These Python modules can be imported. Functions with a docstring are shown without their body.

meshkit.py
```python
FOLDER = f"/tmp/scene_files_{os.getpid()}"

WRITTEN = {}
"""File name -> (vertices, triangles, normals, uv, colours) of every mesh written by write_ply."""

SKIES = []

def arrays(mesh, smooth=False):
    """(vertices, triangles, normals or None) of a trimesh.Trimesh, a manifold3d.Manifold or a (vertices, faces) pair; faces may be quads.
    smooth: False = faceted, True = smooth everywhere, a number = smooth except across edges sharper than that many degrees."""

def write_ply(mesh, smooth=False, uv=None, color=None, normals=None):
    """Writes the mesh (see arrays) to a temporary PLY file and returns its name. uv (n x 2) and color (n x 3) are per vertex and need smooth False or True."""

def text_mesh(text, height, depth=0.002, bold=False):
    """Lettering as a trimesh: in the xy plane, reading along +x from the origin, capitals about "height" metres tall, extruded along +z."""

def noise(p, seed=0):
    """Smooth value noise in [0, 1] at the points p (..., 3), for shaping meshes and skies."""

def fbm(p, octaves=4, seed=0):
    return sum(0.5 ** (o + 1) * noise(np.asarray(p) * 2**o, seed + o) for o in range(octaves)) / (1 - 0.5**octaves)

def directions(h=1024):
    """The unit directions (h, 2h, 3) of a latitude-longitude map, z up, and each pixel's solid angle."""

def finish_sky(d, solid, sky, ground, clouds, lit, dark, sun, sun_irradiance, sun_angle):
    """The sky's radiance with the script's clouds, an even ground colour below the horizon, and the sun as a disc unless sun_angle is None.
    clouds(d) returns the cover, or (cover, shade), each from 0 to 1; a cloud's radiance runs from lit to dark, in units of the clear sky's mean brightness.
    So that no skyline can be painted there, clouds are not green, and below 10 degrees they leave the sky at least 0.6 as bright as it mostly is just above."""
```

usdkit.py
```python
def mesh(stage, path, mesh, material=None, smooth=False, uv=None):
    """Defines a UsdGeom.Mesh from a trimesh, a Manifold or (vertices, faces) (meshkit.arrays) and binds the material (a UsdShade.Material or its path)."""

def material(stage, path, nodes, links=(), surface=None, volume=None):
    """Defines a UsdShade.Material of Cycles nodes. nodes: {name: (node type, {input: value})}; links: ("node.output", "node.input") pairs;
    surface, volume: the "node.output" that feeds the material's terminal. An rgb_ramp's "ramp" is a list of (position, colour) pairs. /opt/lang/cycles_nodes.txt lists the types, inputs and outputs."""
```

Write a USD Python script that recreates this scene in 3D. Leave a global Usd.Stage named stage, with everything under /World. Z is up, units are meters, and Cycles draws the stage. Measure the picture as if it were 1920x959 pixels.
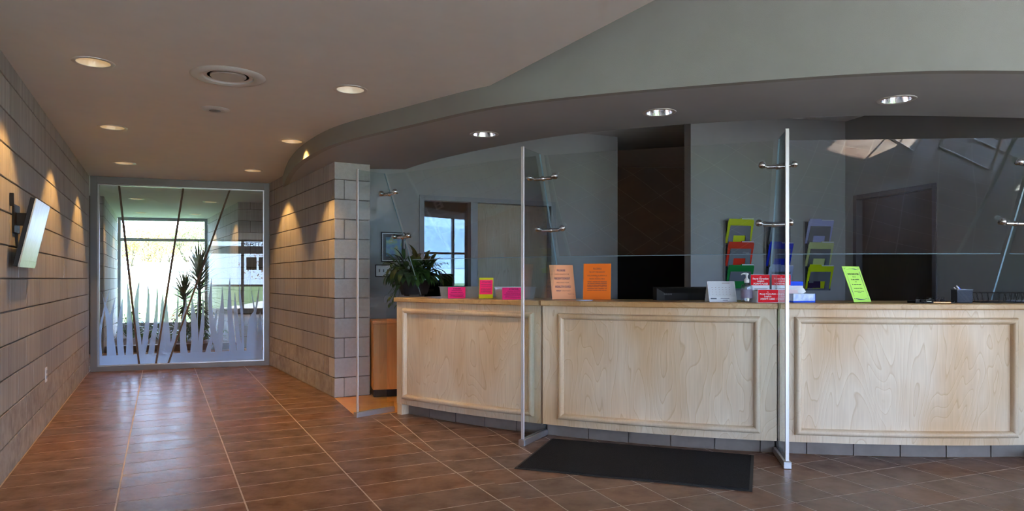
import math, random
import numpy as np, trimesh, shapely
from shapely.geometry import Polygon, box as sbox, Point, LineString
from shapely.ops import unary_union
import usdkit, meshkit
from pxr import Usd, UsdGeom, UsdLux, UsdShade, Gf, Sdf, Vt

stage = Usd.Stage.CreateInMemory()
UsdGeom.SetStageUpAxis(stage, 'Z'); UsdGeom.SetStageMetersPerUnit(stage, 1.0)
UsdGeom.Xform.Define(stage, '/World'); UsdGeom.Scope.Define(stage, '/World/Looks')
stage.SetDefaultPrim(stage.GetPrimAtPath('/World'))
rng = random.Random(7); nrg = np.random.default_rng(7)

# ------------------------------------------------------------------ camera, sky, sun, exposure
F, HY, CZ = 1300.0, 523.0, 1.22                 # focal length in pixels of 1920, horizon row, camera height
cam = UsdGeom.Camera.Define(stage, '/World/camera')
cam.CreateHorizontalApertureAttr(36.0); cam.CreateVerticalApertureAttr(36.0 * 959 / 1920)
cam.CreateFocalLengthAttr(36.0 * F / 1920); cam.CreateVerticalApertureOffsetAttr((HY - 479.5) * 36.0 / 1920)
cam.CreateClippingRangeAttr(Gf.Vec2f(0.05, 1000)); cam.CreateFStopAttr(0.0)
cx = UsdGeom.Xformable(cam); cx.AddTranslateOp().Set(Gf.Vec3d(0, 0, CZ)); cx.AddRotateXOp().Set(90.0)
cam.CreateExposureAttr(1.48)
SKY = 1.5; SUN = 5.0; SPOT = 1150.0
sky = UsdLux.DomeLight.Define(stage, '/World/sky'); sky.CreateIntensityAttr(SKY); sky.CreateColorAttr(Gf.Vec3f(0.63, 0.82, 1.24))
sun = UsdLux.DistantLight.Define(stage, '/World/sun'); sun.CreateIntensityAttr(SUN); sun.CreateNormalizeAttr(True); sun.CreateAngleAttr(0.6); sun.CreateColorAttr(Gf.Vec3f(1.0, 0.95, 0.87))

SA, CA = 0.4515, 0.8923                          # the corridor runs along (-SA, CA)
def uv(u, v): return np.array([-SA * u + CA * v, CA * u + SA * v])
_el = math.radians(37); _d = uv(math.cos(_el) * .985, -math.cos(_el) * .17); _d = np.array([_d[0], _d[1], -math.sin(_el)])
def look_mat(d):                                 # light shines along local -z
    z = -np.asarray(d, float); z /= np.linalg.norm(z); x = np.cross([0, 0, 1], z)
    x = np.array([1., 0, 0]) if np.linalg.norm(x) < 1e-6 else x / np.linalg.norm(x)
    y = np.cross(z, x)
    return Gf.Matrix4d(*x, 0, *y, 0, *z, 0, 0, 0, 0, 1)
UsdGeom.Xformable(sun).AddTransformOp().Set(look_mat(_d))

# ------------------------------------------------------------------ naming
used = {}
def numbered(parent, name):
    k = (parent, name); n = used.get(k, 0); used[k] = n + 1
    return f'{parent}/{name}' if n == 0 else f'{parent}/{name}_{n:03d}'
def tag(prim, label=None, cat=None, group=None, kind=None):
    for k, v in (('label', label), ('category', cat), ('group', group), ('kind', kind)):
        if v: prim.SetCustomDataByKey(k, v)
def thing(name, label, cat, loc=(0, 0, 0), rotz=0.0, group=None, kind=None):
    p = numbered('/World', name); x = UsdGeom.Xform.Define(stage, p)
    if any(loc) or rotz: x.AddTranslateOp().Set(Gf.Vec3d(*map(float, loc))); x.AddRotateZOp().Set(math.degrees(rotz))
    tag(x.GetPrim(), label, cat, group, kind); return p
def part(parent, name, m, mat, smooth=False, label=None, kind=None):
    p = numbered(parent, name); g = usdkit.mesh(stage, p, m, mat, smooth); tag(g.GetPrim(), label, None, None, kind); return p
def solo(name, m, mat, label, cat, group=None, kind=None, smooth=False):
    p = numbered('/World', name); g = usdkit.mesh(stage, p, m, mat, smooth); tag(g.GetPrim(), label, cat, group, kind); return p

# ------------------------------------------------------------------ materials
def lin(r, g, b): return tuple(((c / 255 / 12.92) if c / 255 <= .04045 else ((c / 255 + .055) / 1.055) ** 2.4) for c in (r, g, b))
def M(name, nodes, links=(), surface='p.BSDF'): return usdkit.material(stage, f'/World/Looks/{name}', nodes, links, surface=surface)
def plain(name, col, rough=.5, metal=0., spec=.5, **k):
    return M(name, {'p': ('principled_bsdf', {'base_color': col, 'roughness': rough, 'metallic': metal, 'specular_ior_level': spec, **k})})
def mottled(name, c1, c2, scale=(6, 6, 6), rough=.6, detail=4., lo=.3, hi=.7, bump=0., bscale=120., spec=.5, coord='geometry.position', rot=(0, 0, 0), rough_var=0.):
    src, out = coord.split('.')
    n = {'g': (src, {}), 'm': ('mapping', {'scale': scale, 'rotation': rot}), 'n': ('noise_texture', {'scale': 1.0, 'detail': detail, 'roughness': .6}),
         'r': ('rgb_ramp', {'ramp': [(lo, c1), (hi, c2)]}), 'p': ('principled_bsdf', {'roughness': rough, 'specular_ior_level': spec})}
    l = [(f'g.{out}', 'm.vector'), ('m.vector', 'n.vector'), ('n.fac', 'r.fac'), ('r.color', 'p.base_color')]
    if bump:
        n['bn'] = ('noise_texture', {'scale': bscale, 'detail': 3.}); n['b'] = ('bump', {'strength': 1.0, 'distance': bump})
        l += [(f'g.{out}', 'bn.vector'), ('bn.fac', 'b.height'), ('b.normal', 'p.normal')]
    if rough_var:
        n['rr'] = ('map_range', {'from_min': .3, 'from_max': .7, 'to_min': rough - rough_var, 'to_max': rough + rough_var})
        l += [('n.fac', 'rr.value'), ('rr.result', 'p.roughness')]
    return M(name, n, l)
def pane_mat(name, tint, refl=.04, wobble=0., refl_col=(1, 1, 1)):
    n = {'lw': ('layer_weight', {'blend': .5}), 'pw': ('math', {'math_type': 'power', 'value2': 5.0}),
         'ma': ('math', {'math_type': 'multiply_add', 'value2': .55, 'value3': refl}),
         't': ('transparent_bsdf', {'color': tint}), 'g': ('glossy_bsdf', {'color': refl_col, 'roughness': 0.0}), 'x': ('mix_closure', {})}
    l = [('lw.facing', 'pw.value1'), ('pw.value', 'ma.value1'), ('ma.value', 'x.fac'), ('t.BSDF', 'x.closure1'), ('g.BSDF', 'x.closure2')]
    if wobble:
        n['gp'] = ('geometry', {}); n['nn'] = ('noise_texture', {'scale': 1.3, 'detail': 0.}); n['b'] = ('bump', {'strength': 1.0, 'distance': wobble})
        l += [('gp.position', 'nn.vector'), ('nn.fac', 'b.height'), ('b.normal', 'g.normal')]
    return M(name, n, l, surface='x.closure')
def emit(name, col, s): return M(name, {'e': ('emission', {'color': col, 'strength': s})}, surface='e.emission')
def wood(name, base, dark, light, ring=9., figure=(3.2, 3.2, .55), rough=.42, amount=.55):
    return M(name, {'g': ('geometry', {}), 'm': ('mapping', {'scale': figure}), 'n': ('noise_texture', {'scale': 1.0, 'detail': 2.2, 'roughness': .45, 'distortion': .5}),
        'k': ('math', {'math_type': 'multiply', 'value2': ring}), 'f': ('math', {'math_type': 'fraction'}),
        'r': ('rgb_ramp', {'ramp': [(0, light), (.55, base), (.86, base), (.96, dark), (1., light)]}),
        'm2': ('mapping', {'scale': (90, 90, 5)}), 'n2': ('noise_texture', {'scale': 1.0, 'detail': 3.}), 'r2': ('rgb_ramp', {'ramp': [(.3, (.91, .90, .88)), (.7, (1.04, 1.04, 1.04))]}),
        'm3': ('mapping', {'scale': (2.3, 2.3, .8)}), 'n3': ('noise_texture', {'scale': 1.0, 'detail': 2.}), 'r3': ('rgb_ramp', {'ramp': [(.36, (.86, .66, .45)), (.60, (1.04, 1.04, 1.04))]}),
        'x0': ('mix', {'mix_type': 'mix', 'fac': amount, 'color1': base}), 'x1': ('mix', {'mix_type': 'multiply', 'fac': .7}), 'x2': ('mix', {'mix_type': 'multiply', 'fac': .8}),
        'p': ('principled_bsdf', {'roughness': rough})},
        [('g.position', 'm.vector'), ('m.vector', 'n.vector'), ('n.fac', 'k.value1'), ('k.value', 'f.value1'), ('f.value', 'r.fac'),
         ('g.position', 'm2.vector'), ('m2.vector', 'n2.vector'), ('n2.fac', 'r2.fac'), ('g.position', 'm3.vector'), ('m3.vector', 'n3.vector'), ('n3.fac', 'r3.fac'),
         ('r.color', 'x0.color2'), ('x0.color', 'x1.color1'), ('r2.color', 'x1.color2'), ('x1.color', 'x2.color1'), ('r3.color', 'x2.color2'), ('x2.color', 'p.base_color')])

m_ceiling = mottled('ceiling_paint', (.66, .655, .64), (.69, .685, .67), rough=.85, bump=.0006, bscale=260., spec=.3)
m_soffit = mottled('soffit_paint', (.355, .36, .375), (.37, .375, .39), rough=.7, bump=.0005, bscale=260., spec=.3)
m_fascia = mottled('fascia_paint', (.275, .275, .255), (.29, .29, .27), rough=.75, bump=.0006, bscale=260., spec=.3)
m_office = mottled('office_wall_paint', (.36, .37, .375), (.38, .39, .395), rough=.75, bump=.0005, bscale=260., spec=.3)
m_white = mottled('office_ceiling_paint', (.62, .62, .63), (.66, .66, .67), rough=.8)
m_lobby = mottled('white_lobby_paint', (.74, .73, .71), (.78, .77, .75), rough=.85)
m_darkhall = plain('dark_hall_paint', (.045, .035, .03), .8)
m_blocks = []
for i, (a, b) in enumerate([((.32, .305, .29), (.44, .425, .408)), ((.345, .325, .308), (.46, .445, .428)), ((.305, .288, .277), (.415, .40, .387))]):
    m_blocks.append(mottled(f'smooth_concrete_block_{"abc"[i]}', a, b, scale=(26, 26, 1.1), rough=.8, bump=.0008, bscale=300., spec=.3, lo=.32, hi=.68))
m_rough = [mottled(f'weathered_concrete_block_{"ab"[i]}', a, b, scale=(9, 9, 9), rough=.85, detail=6., bump=.0016, bscale=180., spec=.2) for i, (a, b) in enumerate([((.26, .235, .22), (.45, .42, .40)), ((.30, .27, .25), (.47, .44, .42))])]
m_mortar = mottled('mortar', (.16, .14, .125), (.22, .195, .175), rough=.95, scale=(60, 60, 60), spec=.2)
m_tiles = []
for i, (a, b) in enumerate([((.140, .070, .041), (.225, .124, .078)), ((.135, .074, .047), (.21, .124, .085)), ((.155, .070, .038), (.24, .124, .071)), ((.128, .072, .048), (.20, .12, .086))]):
    m_tiles.append(mottled(f'brown_floor_tile_{"abcd"[i]}', a, b, scale=(5, 5, 5), rough=.30, detail=5., bump=.0012, bscale=22., spec=.22, rough_var=.06))
m_grout = mottled('floor_grout', (.48, .40, .35), (.58, .50, .44), scale=(20, 20, 20), rough=.9)
m_toe = [mottled(f'grey_toe_tile_{"ab"[i]}', a, b, scale=(8, 8, 8), rough=.5, detail=5.) for i, (a, b) in enumerate([((.17, .135, .112), (.22, .182, .156)), ((.185, .148, .125), (.24, .20, .174))])]
m_vinyl = wood('amber_staff_floor', (.68, .37, .12), (.56, .28, .08), (.72, .41, .15), rough=.3)
m_birch = wood('birch_veneer', (.725, .585, .425), (.58, .41, .24), (.775, .65, .495), ring=19., figure=(3.3, 3.3, .85), amount=.62)
m_maple = wood('maple_moulding', (.68, .55, .40), (.58, .44, .29), (.73, .60, .45), ring=5., figure=(9, 9, 9), rough=.32, amount=.35)
m_edge = wood('worktop_edge', (.56, .37, .18), (.44, .26, .11), (.62, .43, .23), ring=6., figure=(4, 4, 9), rough=.35)
m_cab = wood('amber_cabinet_veneer', (.78, .35, .085), (.64, .26, .055), (.82, .40, .11), ring=5.)
m_oak = wood('grey_oak_veneer', (.37, .34, .255), (.25, .225, .165), (.40, .37, .29), ring=11., figure=(7, 7, .8))
m_walnut = wood('dark_door_veneer', (.060, .043, .030), (.042, .030, .021), (.068, .050, .035), ring=9., figure=(7, 7, .8))
m_alu = plain('brushed_aluminium', (.62, .63, .65), .36, .9)
m_edgecap = plain('satin_edge_strip', (.78, .76, .74), .38, .55)
m_chrome = plain('polished_chrome', (.72, .72, .73), .12, 1.)
m_frame = plain('grey_frame_metal', (.22, .225, .23), .45, .3)
m_frame2 = plain('blue_grey_frame_paint', (.27, .30, .33), .45)
m_black = plain('black_plastic', (.008, .008, .009), .5, 0., .3)
m_blackm = plain('black_wire_enamel', (.015, .015, .016), .35)
m_mat = mottled('charcoal_carpet', (.014, .014, .016), (.036, .036, .040), scale=(160, 160, 160), rough=.95, bump=.004, bscale=420., spec=.1)
m_rubber = plain('black_rubber', (.012, .012, .013), .6)
m_seam = plain('brown_glazing_seam', (.11, .075, .055), .6)
m_pane = pane_mat('clear_pane', (.96, .985, .98), .045)
m_fin = pane_mat('toughened_fin_glass', (.885, .93, .935), .04)
m_screen = pane_mat('toughened_screen_glass', (.93, .96, .965), .062, wobble=.010)
m_dark = pane_mat('sidelight_glass', (.55, .60, .63), .10, refl_col=(.66, .83, 1.0))
m_film = M('frosted_film', {'t': ('translucent_bsdf', {'color': (.68, .81, 1.)}), 'd': ('diffuse_bsdf', {'color': (.64, .76, .96)}), 'c': ('transparent_bsdf', {'color': (.9, .93, .97)}), 'x': ('mix_closure', {'fac': .28}), 'y': ('mix_closure', {'fac': .26})},
           [('t.BSDF', 'x.closure1'), ('d.BSDF', 'x.closure2'), ('x.closure', 'y.closure1'), ('c.BSDF', 'y.closure2')], surface='y.closure')
m_tub = M('clear_tub_plastic', {'t': ('transparent_bsdf', {'color': (.92, .94, .94)}), 'd': ('diffuse_bsdf', {'color': (.75, .78, .80)}), 'g': ('glossy_bsdf', {'roughness': .05}), 'x': ('mix_closure', {'fac': .16}), 'y': ('mix_closure', {'fac': .07})}, [('t.BSDF', 'x.closure1'), ('d.BSDF', 'x.closure2'), ('x.closure', 'y.closure1'), ('g.BSDF', 'y.closure2')], surface='y.closure')
m_acrylic = pane_mat('clear_acrylic', (.96, .98, .98), .06)
m_whitepl = plain('white_plastic', (.78, .79, .80), .35)
m_trim = plain('downlight_trim', (.60, .58, .56), .4, .2)
m_diff = plain('diffuser_enamel', (.50, .49, .48), .55)
m_refl = plain('warm_reflector', (.88, .82, .70), .4, .15)
m_refls = plain('silver_reflector', (.80, .82, .86), .12, 1.)
m_bulbw = emit('warm_lamp', (1.0, .66, .28), .95)
m_bulbn = emit('neutral_lamp', (1.0, .95, .86), .85)
m_bulbc = emit('cool_lamp', (.80, .90, 1.0), .35)
def leafmat(n, c1, c2, tr=.25):
    return M(n, {'g': ('geometry', {}), 'n': ('noise_texture', {'scale': 14., 'detail': 2.}), 'r': ('rgb_ramp', {'ramp': [(.35, c1), (.65, c2)]}), 'p': ('principled_bsdf', {'roughness': .38}), 't': ('translucent_bsdf', {}), 'x': ('mix_closure', {'fac': tr})},
             [('g.position', 'n.vector'), ('n.fac', 'r.fac'), ('r.color', 'p.base_color'), ('r.color', 't.color'), ('p.BSDF', 'x.closure1'), ('t.BSDF', 'x.closure2')], surface='x.closure')
m_leaf = leafmat('peace_lily_leaf', (.022, .062, .012), (.055, .125, .026))
m_leaf2 = leafmat('pothos_leaf', (.05, .11, .02), (.10, .19, .04))
m_leaf3 = leafmat('dracaena_leaf', (.018, .050, .018), (.04, .09, .03), .2)
m_leaf4 = leafmat('planter_leaf', (.03, .11, .02), (.07, .20, .04), .3)
m_bark = mottled('cane_bark', (.10, .075, .05), (.20, .15, .11), scale=(20, 20, 60), rough=.9)
m_pot = plain('dark_brown_pot', (.020, .012, .010), .55, 0., .3)
m_soil = mottled('potting_soil', (.02, .014, .01), (.05, .035, .025), scale=(80, 80, 80), rough=.95)
m_bloom = leafmat('orange_bloom', (.85, .12, .02), (.95, .22, .04), .3)
def paper(n, col): return plain(n, col, .75, 0., .3)
m_ink = plain('printed_ink', (.03, .02, .05), .8, 0., .2)
m_inkgrey = plain('faint_print', (.30, .17, .16), .8, 0., .2)

# ------------------------------------------------------------------ geometry helpers
def T(m, mat): m = m.copy(); m.apply_transform(mat); return m
def tr(x, y, z): return trimesh.transformations.translation_matrix([x, y, z])
def rot(a, ax): return trimesh.transformations.rotation_matrix(a, ax)
def cat(*ms): return trimesh.util.concatenate([m for m in ms if m is not None])
_SG = np.array([[a, b, c] for a in (-1, 1) for b in (-1, 1) for c in (-1, 1)], float)
def hull(pts): return trimesh.convex.convex_hull(np.asarray(pts, float))
def cbox(sx, sy, sz, c=.002, at=(0, 0, 0)):          # chamfered box, at = centre of its base
    h = np.array([sx, sy, sz]) / 2; c = min(c, *(h * .9)); P = []
    for k in range(3):
        d = np.full(3, 0.); d[:] = c; d[k] = 0; P.append(_SG * (h - d))
    m = hull(np.vstack(P)); m.apply_translation(np.array(at) + [0, 0, sz / 2]); return m
def frame2(p, e, n):                                   # local x -> e (plan), local y -> n (plan), z up
    A = np.eye(4); A[:2, 0] = e; A[:2, 1] = n; A[:2, 3] = p; return A
def prism(poly, z0, z1):
    ms = []
    for g in getattr(poly, 'geoms', [poly]):
        if g.geom_type == 'Polygon' and g.area > 1e-6:
            m = trimesh.creation.extrude_polygon(g, z1 - z0, engine='earcut'); m.apply_translation([0, 0, z0]); ms.append(m)
    return cat(*ms) if ms else None
def tube(pts, r, n=8, cap=True):
    P = np.asarray(pts, float); R = np.broadcast_to(np.asarray(r, float), (len(P),)); t = np.gradient(P, axis=0); t /= np.linalg.norm(t, axis=1)[:, None] + 1e-12
    ref = np.array([0, 0, 1.]) if abs(t[0][2]) < .9 else np.array([1., 0, 0]); u = np.cross(t[0], ref); u /= np.linalg.norm(u); V = []
    for i in range(len(P)):
        u = u - t[i] * np.dot(u, t[i]); u /= np.linalg.norm(u) + 1e-12; w = np.cross(t[i], u)
        for k in range(n): V.append(P[i] + R[i] * (math.cos(2 * math.pi * k / n) * u + math.sin(2 * math.pi * k / n) * w))
    Fc = []
    for i in range(len(P) - 1):
        for k in range(n):
            a, b = i * n + k, i * n + (k + 1) % n; Fc += [[a, b, b + n], [a, b + n, a + n]]
    if cap:
        V += [P[0], P[-1]]; a, b = len(V) - 2, len(V) - 1; L = (len(P) - 1) * n
        for k in range(n): Fc += [[a, (k + 1) % n, k], [b, L + k, L + (k + 1) % n]]
    return trimesh.Trimesh(V, Fc, process=False)
def lathe(prof, n=32):                                 # (r, z) profile, open
    V, Fc = [], []
    for r, z in prof:
        for k in range(n): a = 2 * math.pi * k / n; V.append([r * math.cos(a), r * math.sin(a), z])
    for i in range(len(prof) - 1):
        for k in range(n):
            a, b = i * n + k, i * n + (k + 1) % n; Fc += [[a, b, b + n], [a, b + n, a + n]]
    return trimesh.Trimesh(V, Fc, process=False)
def disc(r, z, n=28):
    return trimesh.Trimesh([[0, 0, z]] + [[r * math.cos(2 * math.pi * k / n), r * math.sin(2 * math.pi * k / n), z] for k in range(n)], [[0, 1 + k, 1 + (k + 1) % n] for k in range(n)], process=False)
def ball(r, at=(0, 0, 0), s=2): m = trimesh.creation.icosphere(s, r); m.apply_translation(at); return m
def rod(a, b, r, n=10): return tube([a, b], r, n)
def rect(x0, x1, z0, z1, y0, y1): return cbox(x1 - x0, y1 - y0, z1 - z0, .0015, ((x0 + x1) / 2, (y0 + y1) / 2, z0))
def floorpt(px, py): Y = F * CZ / (py - HY); return np.array([(px - 960) / F * Y, Y])
def ray_line(px, p0, e):                               # where the column px meets a vertical plane through p0 along e: (s, Y)
    k = (px - 960) / F; s = (k * p0[1] - p0[0]) / (e[0] - k * e[1]); return s, p0[1] + s * e[1]
def on_plane(px, py, p0, e): s, Y = ray_line(px, p0, e); return s, CZ - (py - HY) / F * Y
def perp(e): return np.array([-e[1], e[0]])
def unit3(v): v = np.asarray(v, float); return v / (np.linalg.norm(v) + 1e-12)
def unit(v): v = np.asarray(v, float); return v / np.linalg.norm(v)
CC = np.array([3.05, 10.7])                            # centre that the counter, screens and bulkhead are struck from
def pol(R, ph): return np.array([CC[0] - R * math.sin(ph), CC[1] - R * math.cos(ph)])
def phi_at(px, R):
    lo, hi = math.radians(-40), math.radians(60)
    for _ in range(60):
        m = (lo + hi) / 2; p = pol(R, m)
        if 960 + F * p[0] / p[1] > px: lo = m
        else: hi = m
    return m
def arc(prof, f0, f1, n=24):                           # solid: closed (R, z) profile swept from f0 down to f1
    fs = np.linspace(f0, f1, n + 1); k = len(prof); V, Fc = [], []
    for f in fs:
        for R, z in prof: p = pol(R, f); V.append([p[0], p[1], z])
    for i in range(n):
        for j in range(k):
            a, b = i * k + j, i * k + (j + 1) % k; Fc += [[a, b, b + k], [a, b + k, a + k]]
    ear = trimesh.creation.triangulate_polygon(Polygon(prof), engine='earcut'); tv, tf = ear
    idx = [int(np.argmin([math.dist(q, w) for w in prof])) for q in tv]
    for t in tf:
        t = [idx[q] for q in t]; Fc += [[t[0], t[1], t[2]], [n * k + t[0], n * k + t[2], n * k + t[1]]]
    m = trimesh.Trimesh(V, Fc, process=False); trimesh.repair.fix_normals(m); return m
def rc(R0, R1, z0, z1): return [(R0, z0), (R1, z0), (R1, z1), (R0, z1)]
def text(s, h, at, w=None, bold=False, depth=.0006, align='c'):   # on the local front (facing -y), x right, z up
    m = meshkit.text_mesh(s, h, depth, bold); b = m.bounds; sx = 1.0
    if w: sx = w / (b[1][0] - b[0][0])
    m.apply_transform(np.diag([sx, 1, 1, 1])); b = m.bounds
    dx = -(b[0][0] + b[1][0]) / 2 if align == 'c' else -b[0][0]
    m.apply_translation([dx, 0, 0]); m.apply_transform(rot(math.pi / 2, [1, 0, 0])); m.apply_translation(at); return m
def strip(x0, x1, z, h=.0022, y=0., d=.0005): return trimesh.creation.box(bounds=[[x0, y - d, z], [x1, y, z + h]])

# ------------------------------------------------------------------ plan
PL = np.array([-5.506, 9.06]); PR = np.array([-3.427, 9.79]); eG = unit(PR - PL); LG = np.linalg.norm(PR - PL); nG = perp(eG)   # glazed screen
KC = np.array([-1.813, 7.08]); KE = np.array([-1.489, 7.275])         # corner and end of the block wall right of the corridor
CEIL, SOF, OFF, HIGH = 2.565, 2.415, 3.05, 4.6
dirL = uv(1, 0); VL = -.842
LW0, LW1 = uv(3.55, VL), uv(-SA * PL[0] + CA * PL[1], VL)
eA = unit([math.cos(math.radians(25.5)), math.sin(math.radians(25.5))]); A0 = np.array([-1.04, 7.8])
sA = lambda px: ray_line(px, A0, eA)[0]
WA0, WA1 = A0 + eA * (-.62), A0 + eA * sA(1156)
e1 = unit([.972, .222]); W1R = np.array([3.88, 8.07]); e2 = unit([.257, -.966])
W1L = W1R - e1 * (ray_line(1295, W1R, -e1)[0])
W2E = W1R + e2 * 3.25
BACKU, VMAX, VMIN = -4.5, 8.6, -3.4

# ------------------------------------------------------------------ masonry
def block_wall(parent, p0, e, n, courses, L=.6, H=.2035, dep=.09, gap=.007, off=0., length=None, starts=None, ends=None, top=None, rough_courses=2, name='block'):
    """blocks along e from p0, faces toward n (plan)."""
    for c in range(courses):
        z0 = c * H + .004; z1 = (c + 1) * H - .005
        if top and z1 > top: z1 = top
        if z1 - z0 < .02: continue
        s0 = starts[c % 2] if starts else 0.; s1 = length - (ends[c % 2] if ends else 0.)
        x = s0; first = True
        edges = [s0]; y = (off + (c % 2) * L / 2) % L
        while y < s1 - .06:
            if y > s0 + .06: edges.append(y)
            y += L
        edges.append(s1)
        for a, b in zip(edges[:-1], edges[1:]):
            g = gap / 2; j = rng.uniform(-.0012, .0012)
            m = cbox(b - a - 2 * g, dep, z1 - z0, .003, ((a + b) / 2, -dep / 2 + j, z0))
            mt = rng.choice(m_rough) if c < rough_courses else rng.choice(m_blocks)
            part(parent, name, T(m, frame2(p0, e, n)), mt)
def slab(p0, p1, n, t, z0, z1):                        # straight wall solid, its face on p0-p1, body behind along -n
    p0, p1, n = map(np.asarray, (p0, p1, n)); return prism(Polygon([p0, p1, p1 - n * t, p0 - n * t]), z0, z1)

nL = -perp(dirL) if np.dot(-perp(dirL), uv(0, 1)) > 0 else perp(dirL)
wl = thing('wall_left', 'long tan concrete block wall running down the left of the corridor', 'wall', kind='structure')
lenL = np.linalg.norm(LW1 - LW0)
part(wl, 'mortar', slab(LW0 - nL * .014, LW1 - nL * .014, nL, .18, 0, CEIL + .1), m_mortar)
block_wall(wl, LW0, dirL, nL, 13, length=lenL, off=.22, top=CEIL + .02)

eR = unit(KC - PR); nR = perp(eR) if np.dot(perp(eR), [-1, 0]) > 0 else -perp(eR); lenR = np.linalg.norm(KC - PR)
eE = unit(KE - KC); nE = -perp(eE) if np.dot(-perp(eE), [0, -1]) > 0 else perp(eE); lenE = np.linalg.norm(KE - KC)
wr = thing('wall_right', 'short tan concrete block wall with a pale squared end right of the corridor', 'wall', kind='structure')
part(wr, 'mortar', prism(Polygon([PR - nR * .014, KC - nR * .014 - nE * .014, KE - nE * .014 - eE * .014, KE - nE * .014 - eE * .014 + (PR - KC)]), 0, CEIL + .1), m_mortar)
m_pale = [mottled(f'pale_end_block_{"ab"[i]}', a, b, scale=(30, 30, 30), rough=.85, detail=5., bump=.0012, bscale=240., spec=.25) for i, (a, b) in enumerate([((.46, .445, .43), (.53, .515, .50)), ((.49, .47, .455), (.55, .535, .52))])]
block_wall(wr, PR, eR, nR, 13, length=lenR, off=.05, ends=(.006, .196), top=CEIL + .02, rough_courses=2)
for c in range(12):                                     # end face: a split pair and a full block take turns
    z0, z1 = c * .2035 + .004, (c + 1) * .2035 - .005
    A = frame2(KC, eE, nE)
    if c % 2 == 0:
        part(wr, 'end_block', T(cbox(lenE - .106, .185, z1 - z0, .003, (.104 + (lenE - .106) / 2, -.0925, z0)), A), rng.choice(m_pale))
        part(wr, 'end_block', T(cbox(.094, .006, z1 - z0, .001, (.050, .0, z0)), A), rng.choice(m_pale))
    else:
        part(wr, 'end_block', T(cbox(lenE, .19, z1 - z0, .003, (lenE / 2, -.095, z0)), A), rng.choice(m_pale))

# bay beyond the glazed screen
bl0, bl1 = np.array([-6.655, 11.30]), np.array([-8.62, 15.15])
eb = unit(bl1 - bl0); nb = -perp(eb) if np.dot(-perp(eb), [1, 0]) > 0 else perp(eb)
wb = thing('wall_bay_left', 'block wall left of the planter bay seen through the glass', 'wall', kind='structure')
part(wb, 'mortar', slab(bl0 - nb * .012 + eb * .012, bl1 - nb * .012, nb, .35, 0, CEIL), m_mortar)
block_wall(wb, bl0, eb, nb, 13, length=np.linalg.norm(bl1 - bl0), off=.1, top=CEIL)
block_wall(wb, bl0 - eG * .40, eG, -nG, 13, length=.40, off=.2, top=CEIL, rough_courses=0)
br0, br1 = np.array([-4.80, 12.15]), np.array([-6.83, 15.55])
eb2 = unit(br1 - br0); nb2 = perp(eb2) if np.dot(perp(eb2), [-1, 0]) > 0 else -perp(eb2)
wb2 = thing('wall_bay_right', 'block wall right of the planter bay seen through the glass', 'wall', kind='structure')
part(wb2, 'mortar', slab(br0 - nb2 * .012 + eb2 * .012, br1 - nb2 * .012, nb2, .35, 0, CEIL), m_mortar)
block_wall(wb2, br0, eb2, nb2, 13, length=np.linalg.norm(br1 - br0), off=.1, top=CEIL)
block_wall(wb2, br0, eG, -nG, 13, length=1.3, off=.2, top=CEIL, rough_courses=0)
part(wb2, 'mortar', slab(br0 + nG * .012, br0 + eG * 1.3 + nG * .012, -nG, .2, 0, CEIL), m_mortar)
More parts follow.
